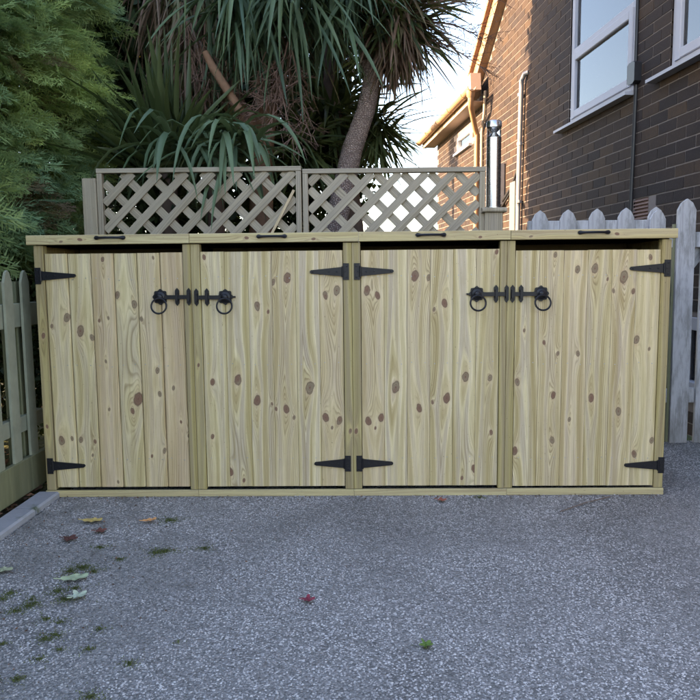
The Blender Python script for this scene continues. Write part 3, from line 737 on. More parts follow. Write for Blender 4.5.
# black cable with junction box, cables, pipes
MB().tube([(-.012, 4.945, 4.2), (-.012, 4.942, 2.47)], .012, 8).build('cable', M['rubber'], house, smooth=True)
MB().tube([(-.012, 4.925, 2.33), (-.012, 4.935, 1.9), (-.012, 4.955, 1.2), (-.012, 4.955, .3)], .014, 8).build('cable', M['rubber'], house, smooth=True)
m = MB(); m.prism([(-.055,-.06),(-.03,-.075),(.03,-.075),(.055,-.06),(.055,.06),(.03,.075),(-.03,.075),(-.055,.06)], -.055, 0, 'x'); m.build('junction_box', M['rubber'], house, (0, 4.925, 2.40), smooth=True)
MB().tube([(.0, 7.28, 3.06), (-.03, 7.32, 3.055), (-.045, 7.37, 3.0), (-.045, 7.42, 1.9), (-.045, 7.43, .3)], .024, 10).build('waste_pipe', M['pipe_grey'], house, smooth=True)
for zz in (1.75, 2.35, 2.85): MB().tube([(-.045, 7.40, zz), (-.045, 7.40, zz+.03)], .031, 10).build('pipe_clip', M['pipe_grey'], house)
MB().tube([(-.05, 8.3, 1.72), (-.03, 8.05, 1.83), (-.02, 7.75, 1.95), (-.02, 7.55, 2.1), (-.02, 7.48, 2.4), (-.02, 7.46, 3.0)], .018, 8).build('cable', M['rubber'], house, smooth=True)
MB().tube([(-.06, 8.3, 1.66), (-.04, 8.05, 1.77), (-.02, 7.7, 1.93), (-.02, 7.5, 2.06)], .012, 8).build('cable', M['rubber'], house, smooth=True)
m = MB(); m.cbox(-.12, 0, 8.02, 8.30, 1.80, 2.26, .02); m.build('meter_box', plain('grey_meter_box', (.18,.18,.20), .6), house, smooth=True)
MB().cbox(-.05, 0, 7.55, 7.72, .5, 2.0, .008).build('conduit', plain('grey_conduit', (.09,.095,.10), .6), house)
# verge, eave box, roof, fascia, soffit, gutter, downpipe
def slab(pts, x0, x1, name, mat, lab=None):
    o = MB().prism(pts, x0, x1, 'x').build(name, mat, house)
    if lab: o['label'] = lab
    return o
zp = 3.40+(GAB-PKY)*.62
slab([(GAB+.25, 3.25),(GAB+.25, 3.42),(PKY, zp+.20),(PKY, zp-.02)], -.10, -.002, 'barge_board', M['brownplastic'])
slab([(1.0, ztop(1.0)),(1.0, ztop(1.0)+.18),(PKY-.001, zp+.20),(PKY-.001, zp-.02)], -.10, -.002, 'barge_board', M['brownplastic'])
tile = plain('roof_tile', (.22,.13,.09), .85, .2, var=.3, scale=14)
slab([(GAB+.40, 3.345),(GAB+.40, 3.40),(PKY, zp+.27),(PKY, zp+.205)], -.15, 5.0, 'roof', tile)
slab([(.6, ztop(.6)+.19),(.6, ztop(.6)+.25),(PKY-.001, zp+.27),(PKY-.001, zp+.205)], -.15, 5.0, 'roof', tile)
m = MB(); m.prism([(8.76, 3.262), (9.20, 3.30), (9.20, 3.42), (8.80, 3.47)], -.23, -.101, 'x'); eb = m.build('eave_box', M['soffit'], house)
# wing eaves along the wall
MB().cbox(-.19, -.002, 8.9, 12.15, 3.150, 3.162, .002).build('soffit', M['soffit'], house)
MB().cbox(-.212, -.191, 8.9, 12.16, 3.135, 3.27, .003).build('fascia', M['fascia'], house)
n_g = 9; prof = [(-.268+.055*math.cos(math.pi+math.pi*k/n_g), 3.245+.055*math.sin(math.pi+math.pi*k/n_g)) for k in range(n_g+1)]
prof2 = [(-.268+.048*math.cos(math.pi+math.pi*k/n_g), 3.247+.048*math.sin(math.pi+math.pi*k/n_g)) for k in range(n_g+1)][::-1]
gu = MB().prism(prof+prof2, 8.55, 12.18, 'y').build('gutter', M['brownplastic'], house, smooth=True)
for yy in (8.9, 9.7, 10.5, 11.3, 12.0):
    pr = [(-.268+.062*math.cos(math.pi+math.pi*k/8), 3.245+.062*math.sin(math.pi+math.pi*k/8)) for k in range(9)]
    MB().prism(pr+[(q[0]*.99-.004, q[1]+.012) for q in pr[::-1]], yy, yy+.04, 'y').build('gutter_bracket', M['brownplastic'], gu)
m = MB().prism([(-.26, 3.29),(-.26,3.32),(3.2, 5.0),(3.2,4.96)], GAB+.41, 12.15, 'y'); o = m.build('wing_roof', tile, house)
m = MB().tube([(-.268, 8.62, 3.20),(-.268, 8.62, 3.10),(-.255, 8.66, 3.04),(-.10, 9.05, 2.86),(-.06, 9.10, 2.78),(-.06, 9.12, .1)], .034, 12); dp = m.build('downpipe', M['brownplastic'], house, smooth=True)
MB().lathe([(.03,0),(.05,.03),(.055,.09),(.04,.10)], 14, (-.268, 8.62, 3.12)).build('hopper', M['brownplastic'], dp, smooth=True)
MB().lathe([(.041,0),(.041,.06)], 14, (-.06, 9.12, 2.70)).build('pipe_collar', M['brownplastic'], dp, smooth=True)
MB().tube([(-.03, 8.84, 3.27),(-.03,8.88,3.0),(-.03,8.98,2.8),(-.03,8.98,.1)], .018, 10).build('waste_pipe', M['fascia'], house, smooth=True)

# ------------------------------------------------------------------ vegetation
def batch(varV, varF, T, Rm, S, which, tint, vt=None):
    """place copies of several small meshes; returns V, F, tint"""
    VV, FF, TT = [], [], []; off = 0
    for k in range(len(varV)):
        idx = np.nonzero(which == k)[0]
        if len(idx) == 0: continue
        v = np.einsum('nij,mj->nmi', Rm[idx], varV[k])*S[idx][:, None, None]+T[idx][:, None, :]
        f = varF[k][None]+len(varV[k])*np.arange(len(idx))[:, None, None]+off
        tt = np.repeat(tint[idx], len(varV[k])).reshape(len(idx), -1)
        if vt is not None: tt = tt+vt[k][None]
        off += len(idx)*len(varV[k]); VV.append(v.reshape(-1, 3)); FF.append(f.reshape(-1, varF[k].shape[1])); TT.append(tt.ravel())
    return np.concatenate(VV), np.concatenate(FF), np.concatenate(TT)
def frames(out, up, roll):
    """rotation matrices with x along out, z near up, rolled"""
    x = out/np.linalg.norm(out, axis=1, keepdims=True); y = np.cross(up, x); y /= np.linalg.norm(y, axis=1, keepdims=True)+1e-9; z = np.cross(x, y)
    c, s = np.cos(roll)[:, None], np.sin(roll)[:, None]; y2 = c*y+s*z; z2 = -s*y+c*z
    return np.stack([x, y2, z2], 2)
def spray_variant(seed):
    r = np.random.default_rng(seed); V = []; F = []
    def tri(p, d, L, w_):
        d = d/np.linalg.norm(d); n = np.array([-d[1], d[0], 0]); n /= np.linalg.norm(n)+1e-9; k = len(V)
        up = np.array([0, 0, r.normal()*.35]); n = n+up; n /= np.linalg.norm(n)
        V.extend([p-n*w_, p+n*w_, p+d*L]); F.append((k, k+1, k+2))
    L = .26
    for i in range(15):
        s = .02+L*(i/15)**.95; side = 1 if i % 2 else -1; p = np.array([s, 0, -.35*s*s]); a = side*R(r.uniform(26, 46))
        bl = (L-s)*.50+.035; d = np.array([math.cos(a), math.sin(a), r.normal()*.12-.05])
        tri(p, d, bl, .0028)
        for j in range(6):
            q = p+d*bl*(j+.6)/6.2; sd_ = 1 if j % 2 else -1; a2 = a+sd_*R(r.uniform(25, 50))
            tri(q, np.array([math.cos(a2), math.sin(a2), r.normal()*.2]), bl*(.50-.05*j)*r.uniform(.7,1.2)+.012, .0036)
    for j in range(6): a = R(r.uniform(-25, 25)); tri(np.array([L*.55+j*.025, 0, -.35*(L*.6)**2]), np.array([math.cos(a), math.sin(a), -.15]), .07, .0036)
    for j in range(5): tri(np.array([L*j/5, 0, -.35*(L*j/5)**2]), np.array([1, 0, -.1]), L/4, .003)
    return np.array(V), np.array(F)
SPR = [spray_variant(s) for s in range(5)]
def lump(a, z, ph): return np.sin(3*a+ph+1.3*z)*.09+np.sin(5*a-2.1*z+2*ph)*.07+np.sin(2.6*z*2+4*a+ph)*.08+np.sin(9*z+7*a)*.04
def conifer(cx, cy, z0, z1, rad, n, label, seed, scale=1., taper=.25, brown=None, facing=None, group=None, low=None):
    r = np.random.default_rng(seed)
    root = empty('conifer_tree', label, 'tree', (cx, cy, 0), group=group)
    a = r.random(n)*2*np.pi
    if facing is not None: 
        k = r.random(n) < .72; a = np.where(k, facing+r.normal(0, .75, n), a)
    z = z0+(z1-z0)*r.random(n); zz = (z-z0)/(z1-z0)
    rr = rad*(1-taper*zz)*np.where(z < 1.12, .62, 1.)*(1-.35*np.exp(-((z-z0)/.18)**2))*(1+lump(a, z, seed))
    # tuft structure: branch tips stick out in layers
    tz = np.round(z/.17+np.sin(a*4+seed)*.6); tip = np.sin(a*11+tz*2.4+seed)*.5+.5; rr = rr*(1+.14*tip*np.cos((z/.17-tz+np.sin(a*4+seed)*.6)*np.pi*.9))
    inward = r.random(n)**1.9*.38*rad; rr2 = rr-inward
    P = np.stack([rr2*np.cos(a), rr2*np.sin(a), z], 1)
    yaw_j = a+r.normal(0, .42, n); out = np.stack([np.cos(yaw_j), np.sin(yaw_j), r.normal(.02, .22, n)-.28], 1)
    Rm = frames(out, np.tile([0, 0, 1.], (n, 1)), r.normal(0, .8, n))
    S = r.uniform(.6, 1.15, n)*scale
    patch = np.sin(a*4.3+z*2.2+seed)*.5+np.sin(z*6.1-a*6+seed*2)*.45
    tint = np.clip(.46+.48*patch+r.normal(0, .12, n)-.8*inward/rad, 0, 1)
    dead = (inward > .27*rad) & (r.random(n) < .55); tint[dead] = 1.3
    if brown is not None:
        for (bx, by, bz, br) in brown:
            k = np.linalg.norm(P+np.array([cx, cy, 0])-np.array([bx, by, bz]), axis=1) < br; tint[k & (r.random(n) < .9)] = 1.35
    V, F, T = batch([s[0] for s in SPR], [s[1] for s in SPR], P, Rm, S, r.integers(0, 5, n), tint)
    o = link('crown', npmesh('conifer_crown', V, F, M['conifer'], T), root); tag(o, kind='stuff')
    # trunk with whorled limbs and dead inner twigs
    m = MB(); m.tube([(0,0,0),(.02,.01,1.),(0,0,z1*.6),(0,.02,z1*.97)], [.11,.09,.06,.015], 8)
    m.build('trunk', M['twig'], root)
    m = MB(); q = random.Random(seed)
    for k in range(int(70*(z1-z0)/2.5)):
        zz_ = q.uniform(max(.25, z0-.5), z1*.95); aa = q.uniform(0, 6.28) if facing is None or q.random() < .4 else facing+q.gauss(0, .8)
        L = rad*q.uniform(.6, .9)*(1-taper*max(0, (zz_-z0)/(z1-z0))); d = Vector((math.cos(aa), math.sin(aa), q.uniform(-.1,.25)))
        p1 = d*L*.5+Vector((0,0,zz_)); p2 = d*L+Vector((q.uniform(-.1,.1), q.uniform(-.1,.1), zz_-.03))
        m.tube([(0,0,zz_), p1, p2], [.016,.010,.004], 4, False)
        for e in range(5):
            b0 = p1.lerp(p2, q.random()); dd = Vector((d.x+q.gauss(0,.8), d.y+q.gauss(0,.8), q.gauss(-.1,.5))).normalized(); m.tube([b0, b0+dd*.12, b0+dd*.22+Vector((0,0,q.uniform(-.08,.03)))], [.004,.003,.0015], 3, False)
    tag(m.build('branches', M['twig'], root), kind='stuff')
    return root
hg = None
b1 = at(31, 47, .55)
conifer(-2.98, 1.45, 1.12, 5.2, 1.14, 8000, 'feathery green conifer with brown dead patch behind left end of bin store', 3, facing=-.75, low=.15, brown=[(*at(28,50,1.0), .20), (*at(40,38,1.0), .14), (*at(52,29,1.0), .10), (*at(8,192,1.0), .15), (*at(45,215,1.1), .2)])
conifer(-3.05, -.30, .2, 2.5, 1.0, 2800, 'unseen green conifer behind left fence, its height set to block the sun', 11, 1.35, facing=.2)  # out of view, blocks the sun; height tuned for the light
for k in range(5):
    conifer(-3.0, -1.5-1.1*k, .2, 2.15, 1.0, 2600, 'unseen hedge conifer left of the driveway, added to cast shade', 12+k, 2.0, group='unseen shade conifers left of the driveway')  # out of view, added and sized to keep driveway and store in shade

def ribbon(base, d0, L, w_, droop, seg=8, fold=.25, twist=0., kink=None):
    """one strap leaf: base point, start direction, length, width, droop"""
    p = Vector(base); d = Vector(d0).normalized(); st = L/seg; V = []; F = []
    side0 = d.cross(Vector((0, 0, 1)));
    if side0.length < .05: side0 = Vector((1, 0, 0))
    side0.normalize()
    for i in range(seg+1):
        s = i/seg; ww = w_*(min(1, .55+s*2.2))*(1-max(0, (s-.45)/.55)**1.7)+.0008
        sd_ = (side0-d*side0.dot(d)).normalized(); nrm = sd_.cross(d).normalized()
        if twist: sd_.rotate(Matrix.Rotation(twist*s, 3, d)); nrm = sd_.cross(d).normalized()
        V += [tuple(p-sd_*ww/2+nrm*ww*fold), tuple(p), tuple(p+sd_*ww/2+nrm*ww*fold)]
        if i: k = 3*(i-1); F += [(k, k+1, k+4, k+3), (k+1, k+2, k+5, k+4)]
        p = p+d*st; g = droop*st*(3. if kink and abs(s-kink) < .12 else 1.)
        d = (d+Vector((0, 0, -1))*g*(1+d.z*.3)).normalized()
    return V, F
def head(root, c, n, L, w_, mat, r, el=(-40, 80), az=None, droop=1.2, tint=(0, 1), indiv=0, dead=False, dy=0., spread=.04, kink=None, aim=None):
    """a rosette of strap leaves; the first ones as objects, the rest joined"""
    VV, FF, TT = [], [], []; off = 0; c = Vector(c)
    for i in range(n):
        if aim is not None: aa, ee, LL = aim(r)
        else:
            aa = r.uniform(0, 6.283) if az is None else r.gauss(az[0], az[1]); ee = R(r.uniform(*el)); LL = L*r.uniform(.65, 1.15)
        d = Vector((math.cos(aa)*math.cos(ee), math.sin(aa)*math.cos(ee), math.sin(ee)))
        b = c+Vector((r.gauss(0, spread), r.gauss(0, spread), r.gauss(0, spread*1.5)))
        V, F = ribbon(b, d, LL, w_*r.uniform(.75, 1.2), droop*r.uniform(.5, 1.5), twist=r.gauss(0, .7), kink=kink if kink and r.random() < .6 else None)
        ti = r.uniform(*tint)
        if i < indiv:
            me = npmesh('leaf', np.array(V)-np.array(b), np.array(F), mat, np.full(len(V), ti), True); link('leaf', me, root, tuple(Vector(b)-root.location))
        else:
            VV.append(np.array(V)); FF.append(np.array(F)+off); TT.append(np.full(len(V), ti)); off += len(V)
    return VV, FF, TT, off
def join_heads(root, parts, name, mat):
    VV, FF, TT, off = [], [], [], 0
    for (V, F, T, n) in parts:
        for v, f, t in zip(V, F, T): VV.append(v); TT.append(t)
        for f in F: FF.append(f+off)
        off += n
    if not VV: return
    V = np.concatenate(VV)-np.array(root.location); o = link(name, npmesh(name, V, np.concatenate(FF), mat, np.concatenate(TT), True), root); tag(o, kind='stuff')
def dead_thatch(root, c, n, L, r, down=1., name='dead_leaves', w_=.02, spread=.07, tint=(1.2, 1.45)):
    parts = [head(root, c, n, L, w_, M['darkstrap'], r, el=(-88, -30), droop=2.5*down, tint=tint, spread=spread)]
    join_heads(root, parts, name, M['darkstrap'])
def panicle(m, c, d, L, r, n=26):
    """dead flowering stalk: a main stem with wiry forked branchlets"""
    c = Vector(c); d = Vector(d).normalized(); tip = c+d*L+Vector((0,0,-.15*L)); mid = c+d*L*.5; m.tube([c, mid, tip], [.007,.005,.002], 4, False)
    for i in range(n):
        s = r.uniform(.15, 1.); b = c.lerp(mid, s*2) if s < .5 else mid.lerp(tip, s*2-1)
        dd = (d+Vector((r.gauss(0,.8), r.gauss(0,.8), r.gauss(-.2,.7)))).normalized(); l = L*r.uniform(.18,.42)
        e = b+dd*l; m.tube([b, b+dd*l*.5+Vector((0,0,r.uniform(-.01,.02))), e], [.003,.0022,.001], 3, False)
        for k in range(3):
            b2 = b.lerp(e, r.uniform(.3, 1)); d2 = (dd+Vector((r.gauss(0,.7), r.gauss(0,.7), r.gauss(0,.7)))).normalized(); m.tube([b2, b2+d2*l*.45], [.002,.0008], 3, False)

rr = random.Random(5)
# palm with the pale leaning trunk
PY = 2.3
base = at(333, 215, PY); base_g = Vector((base[0]-.12, PY, 0))
palm = empty('cabbage_palm', 'tall cabbage palm with pale leaning trunk and spiky crown against the sky', 'palm tree', tuple(base_g))
pts = [base_g, Vector(at(336, 222, PY)), Vector(at(352, 150, PY)), Vector(at(366, 110, PY)), Vector(at(373, 75, PY)), Vector(at(388, 50, PY)), Vector(at(400, 22, PY))]
MB().tube([p-base_g for p in pts], [.10,.088,.080,.070,.066,.060,.055], 14).build('trunk', M['bark'], palm, smooth=True)
MB().tube([Vector(at(371, 80, PY))-base_g, Vector(at(362, 40, PY+.1))-base_g, Vector(at(352, -20, PY+.15))-base_g], [.05,.05,.045], 10).build('trunk', M['bark'], palm, smooth=True)
hA = Vector(at(397, 16, PY)); hA2 = Vector(at(352, -15, PY+.15))
P = [head(palm, hA, 170, .60, .028, M['darkstrap'], rr, el=(-35, 60), az=None, droop=.9, tint=(0,1), indiv=110, spread=.05),
     head(palm, hA, 150, .50, .024, M['darkstrap'], rr, el=(-75, 0), droop=.9, tint=(.3,1.25), spread=.07),
     head(palm, hA2, 150, .75, .036, M['darkstrap'], rr, el=(-70, 60), droop=1.1, tint=(0,.8), indiv=30)]
join_heads(palm, P, 'leaves', M['darkstrap'])
dead_thatch(palm, hA+Vector((.0,-.05,-.05)), 260, .46, rr, w_=.016); dead_thatch(palm, hA+Vector((-.02,-.06,-.22)), 120, .30, rr, w_=.014, spread=.05); dead_thatch(palm, hA2, 80, .4, rr)
P = [head(palm, hA+Vector((.03,0,.0)), 130, .52, .012, M['darkstrap'], rr, el=(-45, 40), az=(-.2, .8), droop=.5, tint=(1.25,1.5), spread=.05)]
join_heads(palm, P, 'dead_leaves', M['darkstrap'])
m = MB()
for (px, py, dx, dz) in ((425,5,1,.1),(420,20,1,-.05),(430,-10,.9,.3),(415,35,1,-.35),(400,0,.6,.6)): panicle(m, at(px, py, PY-.05)-np.array(base_g), (dx, rr.uniform(-.4,.3), dz), .55, rr, 34)
tag(m.build('flower_stalks', M['flowerstalk'], palm), kind='stuff')
# lower crown right of the pale trunk, on its own stem behind
pl2 = Vector((at(372,240,2.9)[0], 2.9, 0)); palm2 = empty('cabbage_palm', 'lower cabbage palm head of olive green leaves behind the pale leaning trunk', 'palm tree', tuple(pl2))
hB = Vector(at(378, 128, 2.75)); hC = Vector(at(330, 120, 2.9)); hD2 = Vector(at(300, 150, 2.6))
MB().tube([Vector((0,0,0)), Vector(at(352,200,2.9))-pl2, Vector(at(348,150,2.85))-pl2, hB-pl2], [.08,.07,.06,.05], 10).build('trunk', M['twig'], palm2, smooth=True)
MB().tube([Vector(at(352,200,2.9))-pl2, Vector(at(330,90,2.9))-pl2, Vector(at(335,-10,2.9))-pl2], [.065,.06,.055], 10).build('trunk', M['twig'], palm2, smooth=True)
P = [head(palm2, hB, 170, .52, .026, M['darkstrap'], rr, el=(-70, 45), droop=.9, tint=(.3,1.0), indiv=90),
     head(palm2, hC, 170, .7, .03, M['darkstrap'], rr, el=(-60, 50), droop=1., tint=(.1,.8)), head(palm2, hD2, 130, .6, .028, M['darkstrap'], rr, el=(-60, 60), droop=1., tint=(.0,1.))]
join_heads(palm2, P, 'leaves', M['darkstrap'])
# palm above the left trellis with dead skirt
p3 = Vector((at(255,240,2.4)[0], 2.4, 0)); palm3 = empty('cabbage_palm', 'shaggy cabbage palm with dead leaf skirt and long leaves hanging from above', 'palm tree', tuple(p3))
MB().tube([Vector((0,0,0)), Vector(at(262,150,2.4))-p3, Vector(at(272,70,2.35))-p3, Vector(at(276,-20,2.3))-p3], [.10,.09,.075,.07], 12).build('trunk', M['orangebark'], palm3, smooth=True)
MB().tube([Vector(at(262,150,2.4))-p3, Vector(at(225,90,2.35))-p3, Vector(at(200,30,2.3))-p3, Vector(at(196,-20,2.3))-p3], [.09,.085,.08,.07], 12).build('trunk', M['orangebark'], palm3, smooth=True)
br = MB().tube([Vector(at(241,113,1.75))-p3, Vector(at(226,88,1.72))-p3, Vector(at(212,66,1.7))-p3, Vector(at(205,52,1.7))-p3], [.034,.030,.028,.022], 10).build('broken_branch', M['orangebark'], palm3, smooth=True)
hE = Vector(at(240,-25,1.75)); hF = Vector(at(300,-28,1.8)); hG = Vector(at(196,-25,2.2)); hH = Vector(at(345,-40,1.9))
P = [head(palm3, hE, 150, .78, .030, M['strap'], rr, el=(-80, 10), droop=2.0, tint=(0,.8), indiv=70, spread=.10),
     head(palm3, hF, 130, .76, .030, M['strap'], rr, el=(-70, 15), droop=1.8, tint=(0,.7), indiv=70, spread=.10),
     head(palm3, hH, 90, .72, .028, M['darkstrap'], rr, el=(-75, 10), droop=1.6, tint=(0,.6), spread=.08)]
join_heads(palm3, P, 'leaves', M['strap'])
for c_, n_, L_ in ((at(196,10,2.2), 170, .75), (at(190,-20,2.15), 150, .8), (at(176,-25,2.3), 110, .75), (at(275,10,2.1), 110, .55), (at(262,45,2.15), 60, .4)): dead_thatch(palm3, Vector(c_), n_, L_, rr, w_=.017, spread=.10, tint=(1.12,1.45))
m = MB()
for (px, py, dx, dz, L) in ((288,42,-.25,-1,.55),(283,50,-.6,-.8,.5),(270,60,.3,-.9,.5),(292,50,.2,-1,.45),(300,80,-.9,-.5,.45),(205,20,-.1,-1,.5),(185,10,.1,-1,.55)): panicle(m, at(px, py, 1.8)-np.array(p3), (dx, rr.uniform(-.3,.3), dz), L, rr, 34)
tag(m.build('flower_stalks', M['flowerstalk'], palm3), kind='stuff')
# low plant whose leaves hang over the trellis
p4 = Vector((at(215,240,1.35)[0], 1.35, 0)); palm4 = empty('cabbage_palm', 'young cabbage palm whose grey green leaves bend down over the trellis top', 'palm tree', tuple(p4))
hI = Vector(at(215, 152, 1.22)); MB().tube([Vector((0,0,0)), hI-p4], [.06,.05], 10).build('trunk', M['twig'], palm4, smooth=True)
def aimI(r):
    aa = R(r.gauss(-90, 62)); return aa, R(r.uniform(0, 65)), r.uniform(.45, .78)
P = [head(palm4, hI+Vector((dx, 0, dz)), 26, .6, .036, M['strap'], rr, droop=3.3, tint=(.35,1), indiv=26, spread=.04, aim=aimI, kink=.45) for dx, dz in ((0,0),(-.24,-.06),(.18,-.04))]
join_heads(palm4, P, 'leaves', M['strap'])
# stiff dark fan
p5 = Vector((at(168,240,1.6)[0], 1.6, 0)); palm5 = empty('spiky_plant', 'stiff dark fan of upright sword leaves between conifer and shaggy palm', 'plant', tuple(p5))
hJ = Vector(at(168, 172, 1.6)); MB().tube([Vector((0,0,0)), hJ-p5], [.07,.06], 10).build('stem', M['twig'], palm5, smooth=True)
P = [head(palm5, hJ, 120, .82, .05, M['darkstrap'], rr, el=(15, 88), droop=.25, tint=(0,.45), indiv=110, spread=.05),
     head(palm5, hJ+Vector((-.12,.2,-.25)), 60, .6, .04, M['darkstrap'], rr, el=(-20, 70), droop=.9, tint=(0,.5), spread=.05)]
join_heads(palm5, P, 'leaves', M['darkstrap'])

# trees further back
def leaf_tree(name, label, x, y, z0, z1, rx, ry, n, mat, seed, size=.06, tr=.08, group=None, cat='tree'):
    r = np.random.default_rng(seed); root = empty(name, label, cat, (x, y, 0), group=group)
    nc = 90; cc = r.normal(size=(nc, 3)); cc /= np.linalg.norm(cc, axis=1, keepdims=True); cc *= r.random((nc, 1))**.45
    cen = cc*np.array([rx, ry, (z1-z0)/2])+np.array([0, 0, (z0+z1)/2]); k = r.integers(0, nc, n)
    P = cen[k]+np.clip(r.normal(size=(n, 3)), -2, 2)*np.array([rx, ry, (z1-z0)/2])*.15
    out = r.normal(size=(n, 3)); Rm = frames(out, np.tile([0,0,1.], (n,1)), r.random(n)*6.28)
    lv = np.array([(0,0,0),(.5,.28,.05),(1,0,-.05),(.5,-.28,.05)]); lf_ = np.array([(0,1,2,3)])
    V, F, T = batch([lv], [lf_], P, Rm, r.uniform(.6,1.3,n)*size, np.zeros(n, int), np.clip(r.normal(.5,.25,n)+.3*(r.random(nc)[k]-.5), 0, 1))
    o = link('crown', npmesh('crown', V, F, mat, T), root); tag(o, kind='stuff')
    m = MB(); zc = (z0+z1)/2; m.tube([(0,0,0),(0.03,0,z0),(0,0,zc),(0.02,0,z1-.2)], [tr,tr*.8,tr*.5,.01], 8); q = random.Random(seed)
    for i in range(22):
        c_ = Vector(cen[i]); m.tube([(0,0,min(max(z0*.8, c_.z-.6), zc)), c_*.5+Vector((0,0,c_.z*.5)) , c_], [tr*.35,tr*.22,.006], 5, False)
    m.build('trunk', M['twig'], root); return root
leaf_tree('evergreen_tree', 'dense dark evergreen tree filling the gap behind the shaggy palm', -1.6, 3.2, .6, 6.2, 1.15, .42, 34000, M['broad'], 21, .11)
leaf_tree('evergreen_tree', 'dark evergreen tree behind the conifer and stiff sword leaves', -3.2, 2.75, .5, 6.8, 1.2, .5, 30000, M['broad'], 22, .12)
leaf_tree('evergreen_tree', 'dark bushy tree seen between the leaning trunk and shaggy palm', -.45, 3.3, .3, 4.4, .55, .3, 11000, M['broad'], 23, .085)
for k in range(3):
    leaf_tree('evergreen_tree', 'unseen tall dark evergreen at left, added to screen off the sun', -4.9, -.9+1.2*k, .3, 7.4, .9, .95, 16000, M['broad'], 30+k, .16, group='unseen evergreens added as a sun screen')  # added tree screen, keeps sun dapples off the near house wall
leaf_tree('shrub', 'dark low shrub in the gap behind the left picket fence', -2.15, 1.15, .05, 1.15, .42, .3, 5000, M['broad'], 41, .05, .02, cat='shrub')
leaf_tree('shrub', 'dark brushy undergrowth beneath the green conifer', -2.9, 1.9, .05, 1.35, .8, .35, 7000, M['broad'], 42, .06, .02, cat='shrub')
yt = at(152, 38, 7.)
leaf_tree('autumn_tree', 'yellow leaved tree glowing far behind beside the conifer top', yt[0], 7., yt[2]-.45, yt[2]+.5, .32, .3, 1500, M['yellowleaf'], 24, .08)
leaf_tree('evergreen_tree', 'low dark shrub behind the left trellis and fence post', -1.45, 1.9, .2, 1.75, .5, .35, 4500, M['broad'], 25, .06, .03)

# ------------------------------------------------------------------ fallen leaves, twig, moss
def fallen(px, py, size, col, lobes, label, curl=.25, rz=0., tr=0.1):
    p = at_ground(px, py); n = 28; m = MB(); V = [(0, 0, .012)]; F = []
    for ring, f in ((1, .5), (2, 1.)):
        for k in range(n):
            a = 2*math.pi*k/n
            r = size*f*((1+.35*math.cos(lobes*a)) if lobes > 2 else (.55/math.sqrt((.55*math.cos(a))**2+math.sin(a)**2)))*(1+.06*math.sin(7*a+px))
            x, y = r*math.cos(a), r*math.sin(a); V.append((x, y, .009+curl*(y*y+.4*x*x)/size+.002*math.sin(5*a)))
    for k in range(n):
        j = (k+1) % n; F.append((0, 1+k, 1+j)); F.append((1+k, 1+n+k, 1+n+j, 1+j))
    m.v = V; m.f = F; m.tube([(-size*.9, 0, .012), (-size*1.5, .004, .016)], .0015, 5)
    t = NT('fallen_leaf'); q = t.coord('Object'); c = t.mix(t.noise(q, 60, 4), tuple(v*.7 for v in col), tuple(min(1, v*1.25) for v in col)); t.base(c, .6, .3)
    o = m.build('fallen_leaf', t.m, None, (p[0], p[1], .002), (0, 0, rz), smooth=True); tag(o, label, 'leaf', 'fallen leaves on the driveway')
def at_ground(px, py):
    a = at(px, py, 5.); k = CAM[2]/(CAM[2]-a[2]); return CAM+(a-CAM)*k
fallen(93, 523, .040, (.50,.36,.12), 2, 'curled yellow brown leaf on the driveway nearest the left door', rz=.1)
fallen(150, 523, .028, (.62,.30,.12), 2, 'bright orange leaf on the driveway beside a mossy patch', rz=.5, curl=.5)
fallen(3, 573, .034, (.32,.34,.22), 2, 'pale green leaf lying at the left edge of the photo', rz=.2)
fallen(75, 581, .044, (.34,.40,.25), 2, 'large pale grey green leaf with pointed tip on the driveway', rz=.35)
fallen(78, 599, .024, (.40,.45,.34), 5, 'small pale star shaped leaf just below the large grey green leaf', rz=1.0)
fallen(69, 541, .027, (.09,.035,.03), 5, 'dark maroon flattened leaf on the driveway left of a red one', curl=.05)
fallen(100, 533, .022, (.14,.05,.04), 5, 'dull red leaf flattened on the driveway', curl=.05, rz=.6)
fallen(308, 603, .018, (.20,.03,.05), 5, 'small crimson leaf alone in the middle of the driveway', rz=.3)
fallen(426, 648, .016, (.10,.17,.035), 5, 'small bright green leaf nearest the camera', rz=.8)
fallen(441, 502, .020, (.28,.09,.06), 5, 'small red brown leaf at the foot of the third door', rz=.2, curl=.1)
a, b = at_ground(560, 513), at_ground(610, 498)
tag(MB().tube([(a[0],a[1],.006), ((a[0]+b[0])/2,(a[1]+b[1])/2+.008,.009), (b[0],b[1],.007)], .0022, 5).build('twig', M['twig']), 'thin dark twig lying on the driveway before the right bay', 'twig')
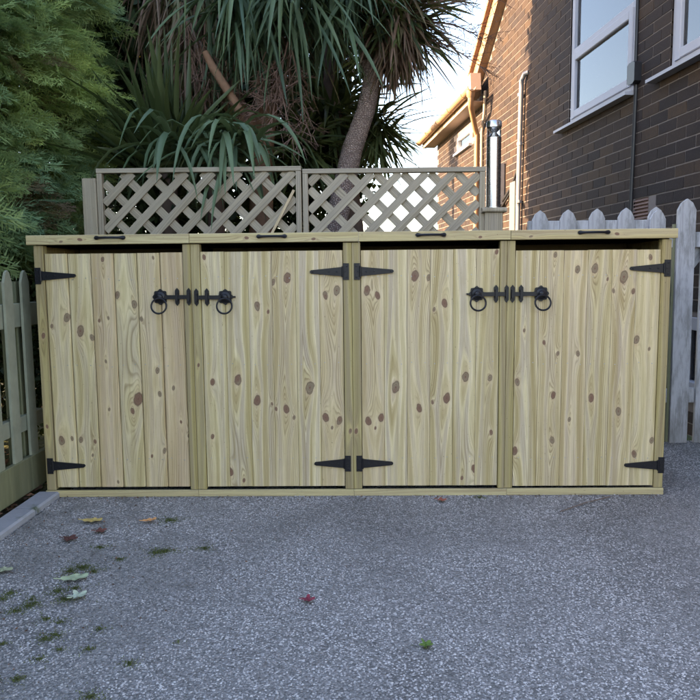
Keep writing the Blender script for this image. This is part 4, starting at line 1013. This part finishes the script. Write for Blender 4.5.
def moss():
    r = np.random.default_rng(4); spots = [(83,568,10),(65,600,11),(15,612,9),(28,607,10),(46,620,7),(60,623,6),(35,604,6),(55,636,9),(130,664,7),(17,680,8),(205,549,7),(165,552,9),(157,553,8),(100,630,6),(88,650,6),(2,645,5),(58,592,8),(75,589,6),(170,521,10),(178,643,3),(94,572,6),(100,548,6),(45,640,8),(32,600,6),(426,648,4),(10,594,6),(120,560,5),(3,600,7), (480,498,5),(70,572,8),(90,700,9),(40,660,6),(60,651,6)]
    P = []
    for (x, y, s) in spots:
        c = at_ground(x, min(y, 698)); rad = s/700*3.0*.62*(1.5 if y < 600 else 1.1); n = int(700*(rad/.03)**2*.6)
        ang = r.random(n)*6.283; q = np.abs(r.normal(0, .75, n))*rad; wob = 1+.4*np.sin(3*ang+x)+.3*np.sin(7*ang+y)
        P.append(np.stack([c[0]+q*wob*np.cos(ang)*1.3, c[1]+q*wob*np.sin(ang), .001+.004*r.random(n)], 1))
    P = np.concatenate(P); n = len(P); out = r.normal(size=(n, 3))*np.array([.6,.6,.5])+np.array([0,0,.8])
    Rm = frames(out, np.tile([1.,0,0], (n,1)), r.random(n)*6.28); lv = np.array([(0,-.3,0),(0,.3,0),(1,0,0)])
    V, F, T = batch([lv], [np.array([(0,1,2)])], P, Rm, r.uniform(.0025,.006,n), np.zeros(n,int), r.random(n))
    tag(link('moss', npmesh('moss', V, F, M['moss'], T)), 'patches of dark green moss scattered over left part of driveway', 'moss', kind='stuff')
    # litter under the left fence
    n = 1500; P = np.stack([r.uniform(-2.3,-1.48,n), r.uniform(-1.2,.9,n), r.uniform(0,.02,n)], 1); out = r.normal(size=(n,3))*np.array([1,1,.25])
    Rm = frames(out, np.tile([0,0,1.],(n,1)), r.normal(0,.5,n)); lv = np.array([(0,0,0),(.5,.25,.08),(1,0,0),(.5,-.25,.08)])
    t = NT('dead_litter'); c = t.ramp(t.attr('tint'), [(0,(.05,.03,.02)),(.6,(.14,.07,.04)),(1,(.28,.13,.07))]); t.base(c,.8,.2)
    V, F, T = batch([lv], [np.array([(0,1,2,3)])], P, Rm, r.uniform(.02,.05,n), np.zeros(n,int), r.random(n))
    tag(link('leaf_litter', npmesh('leaf_litter', V, F, t.m, T)), 'brown leaf litter on the soil behind left picket fence', 'leaf litter', kind='stuff')
moss()
def crumbs():
    r = np.random.default_rng(9); n = 900; x = np.concatenate([r.uniform(-1.35, 1.4, 450), -1.35+np.abs(r.normal(0, .5, 450))]); y = np.concatenate([-.012-np.abs(r.normal(0, .035, 450)), r.uniform(-1.5, 0, 450)])
    P = np.stack([x, y, r.uniform(.003, .007, n)], 1); out = r.normal(size=(n, 3))*np.array([1, 1, .2]); Rm = frames(out, np.tile([0,0,1.], (n,1)), r.normal(0, .4, n))
    lv = np.array([(0,0,0),(.5,.3,.1),(1,0,0),(.5,-.3,.1)]); V, F, T = batch([lv], [np.array([(0,1,2,3)])], P, Rm, r.uniform(.004,.012,n)*r.uniform(.5,1.2,n), np.zeros(n,int), r.random(n)*.8)
    tag(link('leaf_crumbs', npmesh('leaf_crumbs', V, F, bpy.data.materials['dead_litter'], T)), 'brown leaf crumbs and grit gathered along foot of bin store', 'debris', kind='stuff')
crumbs()
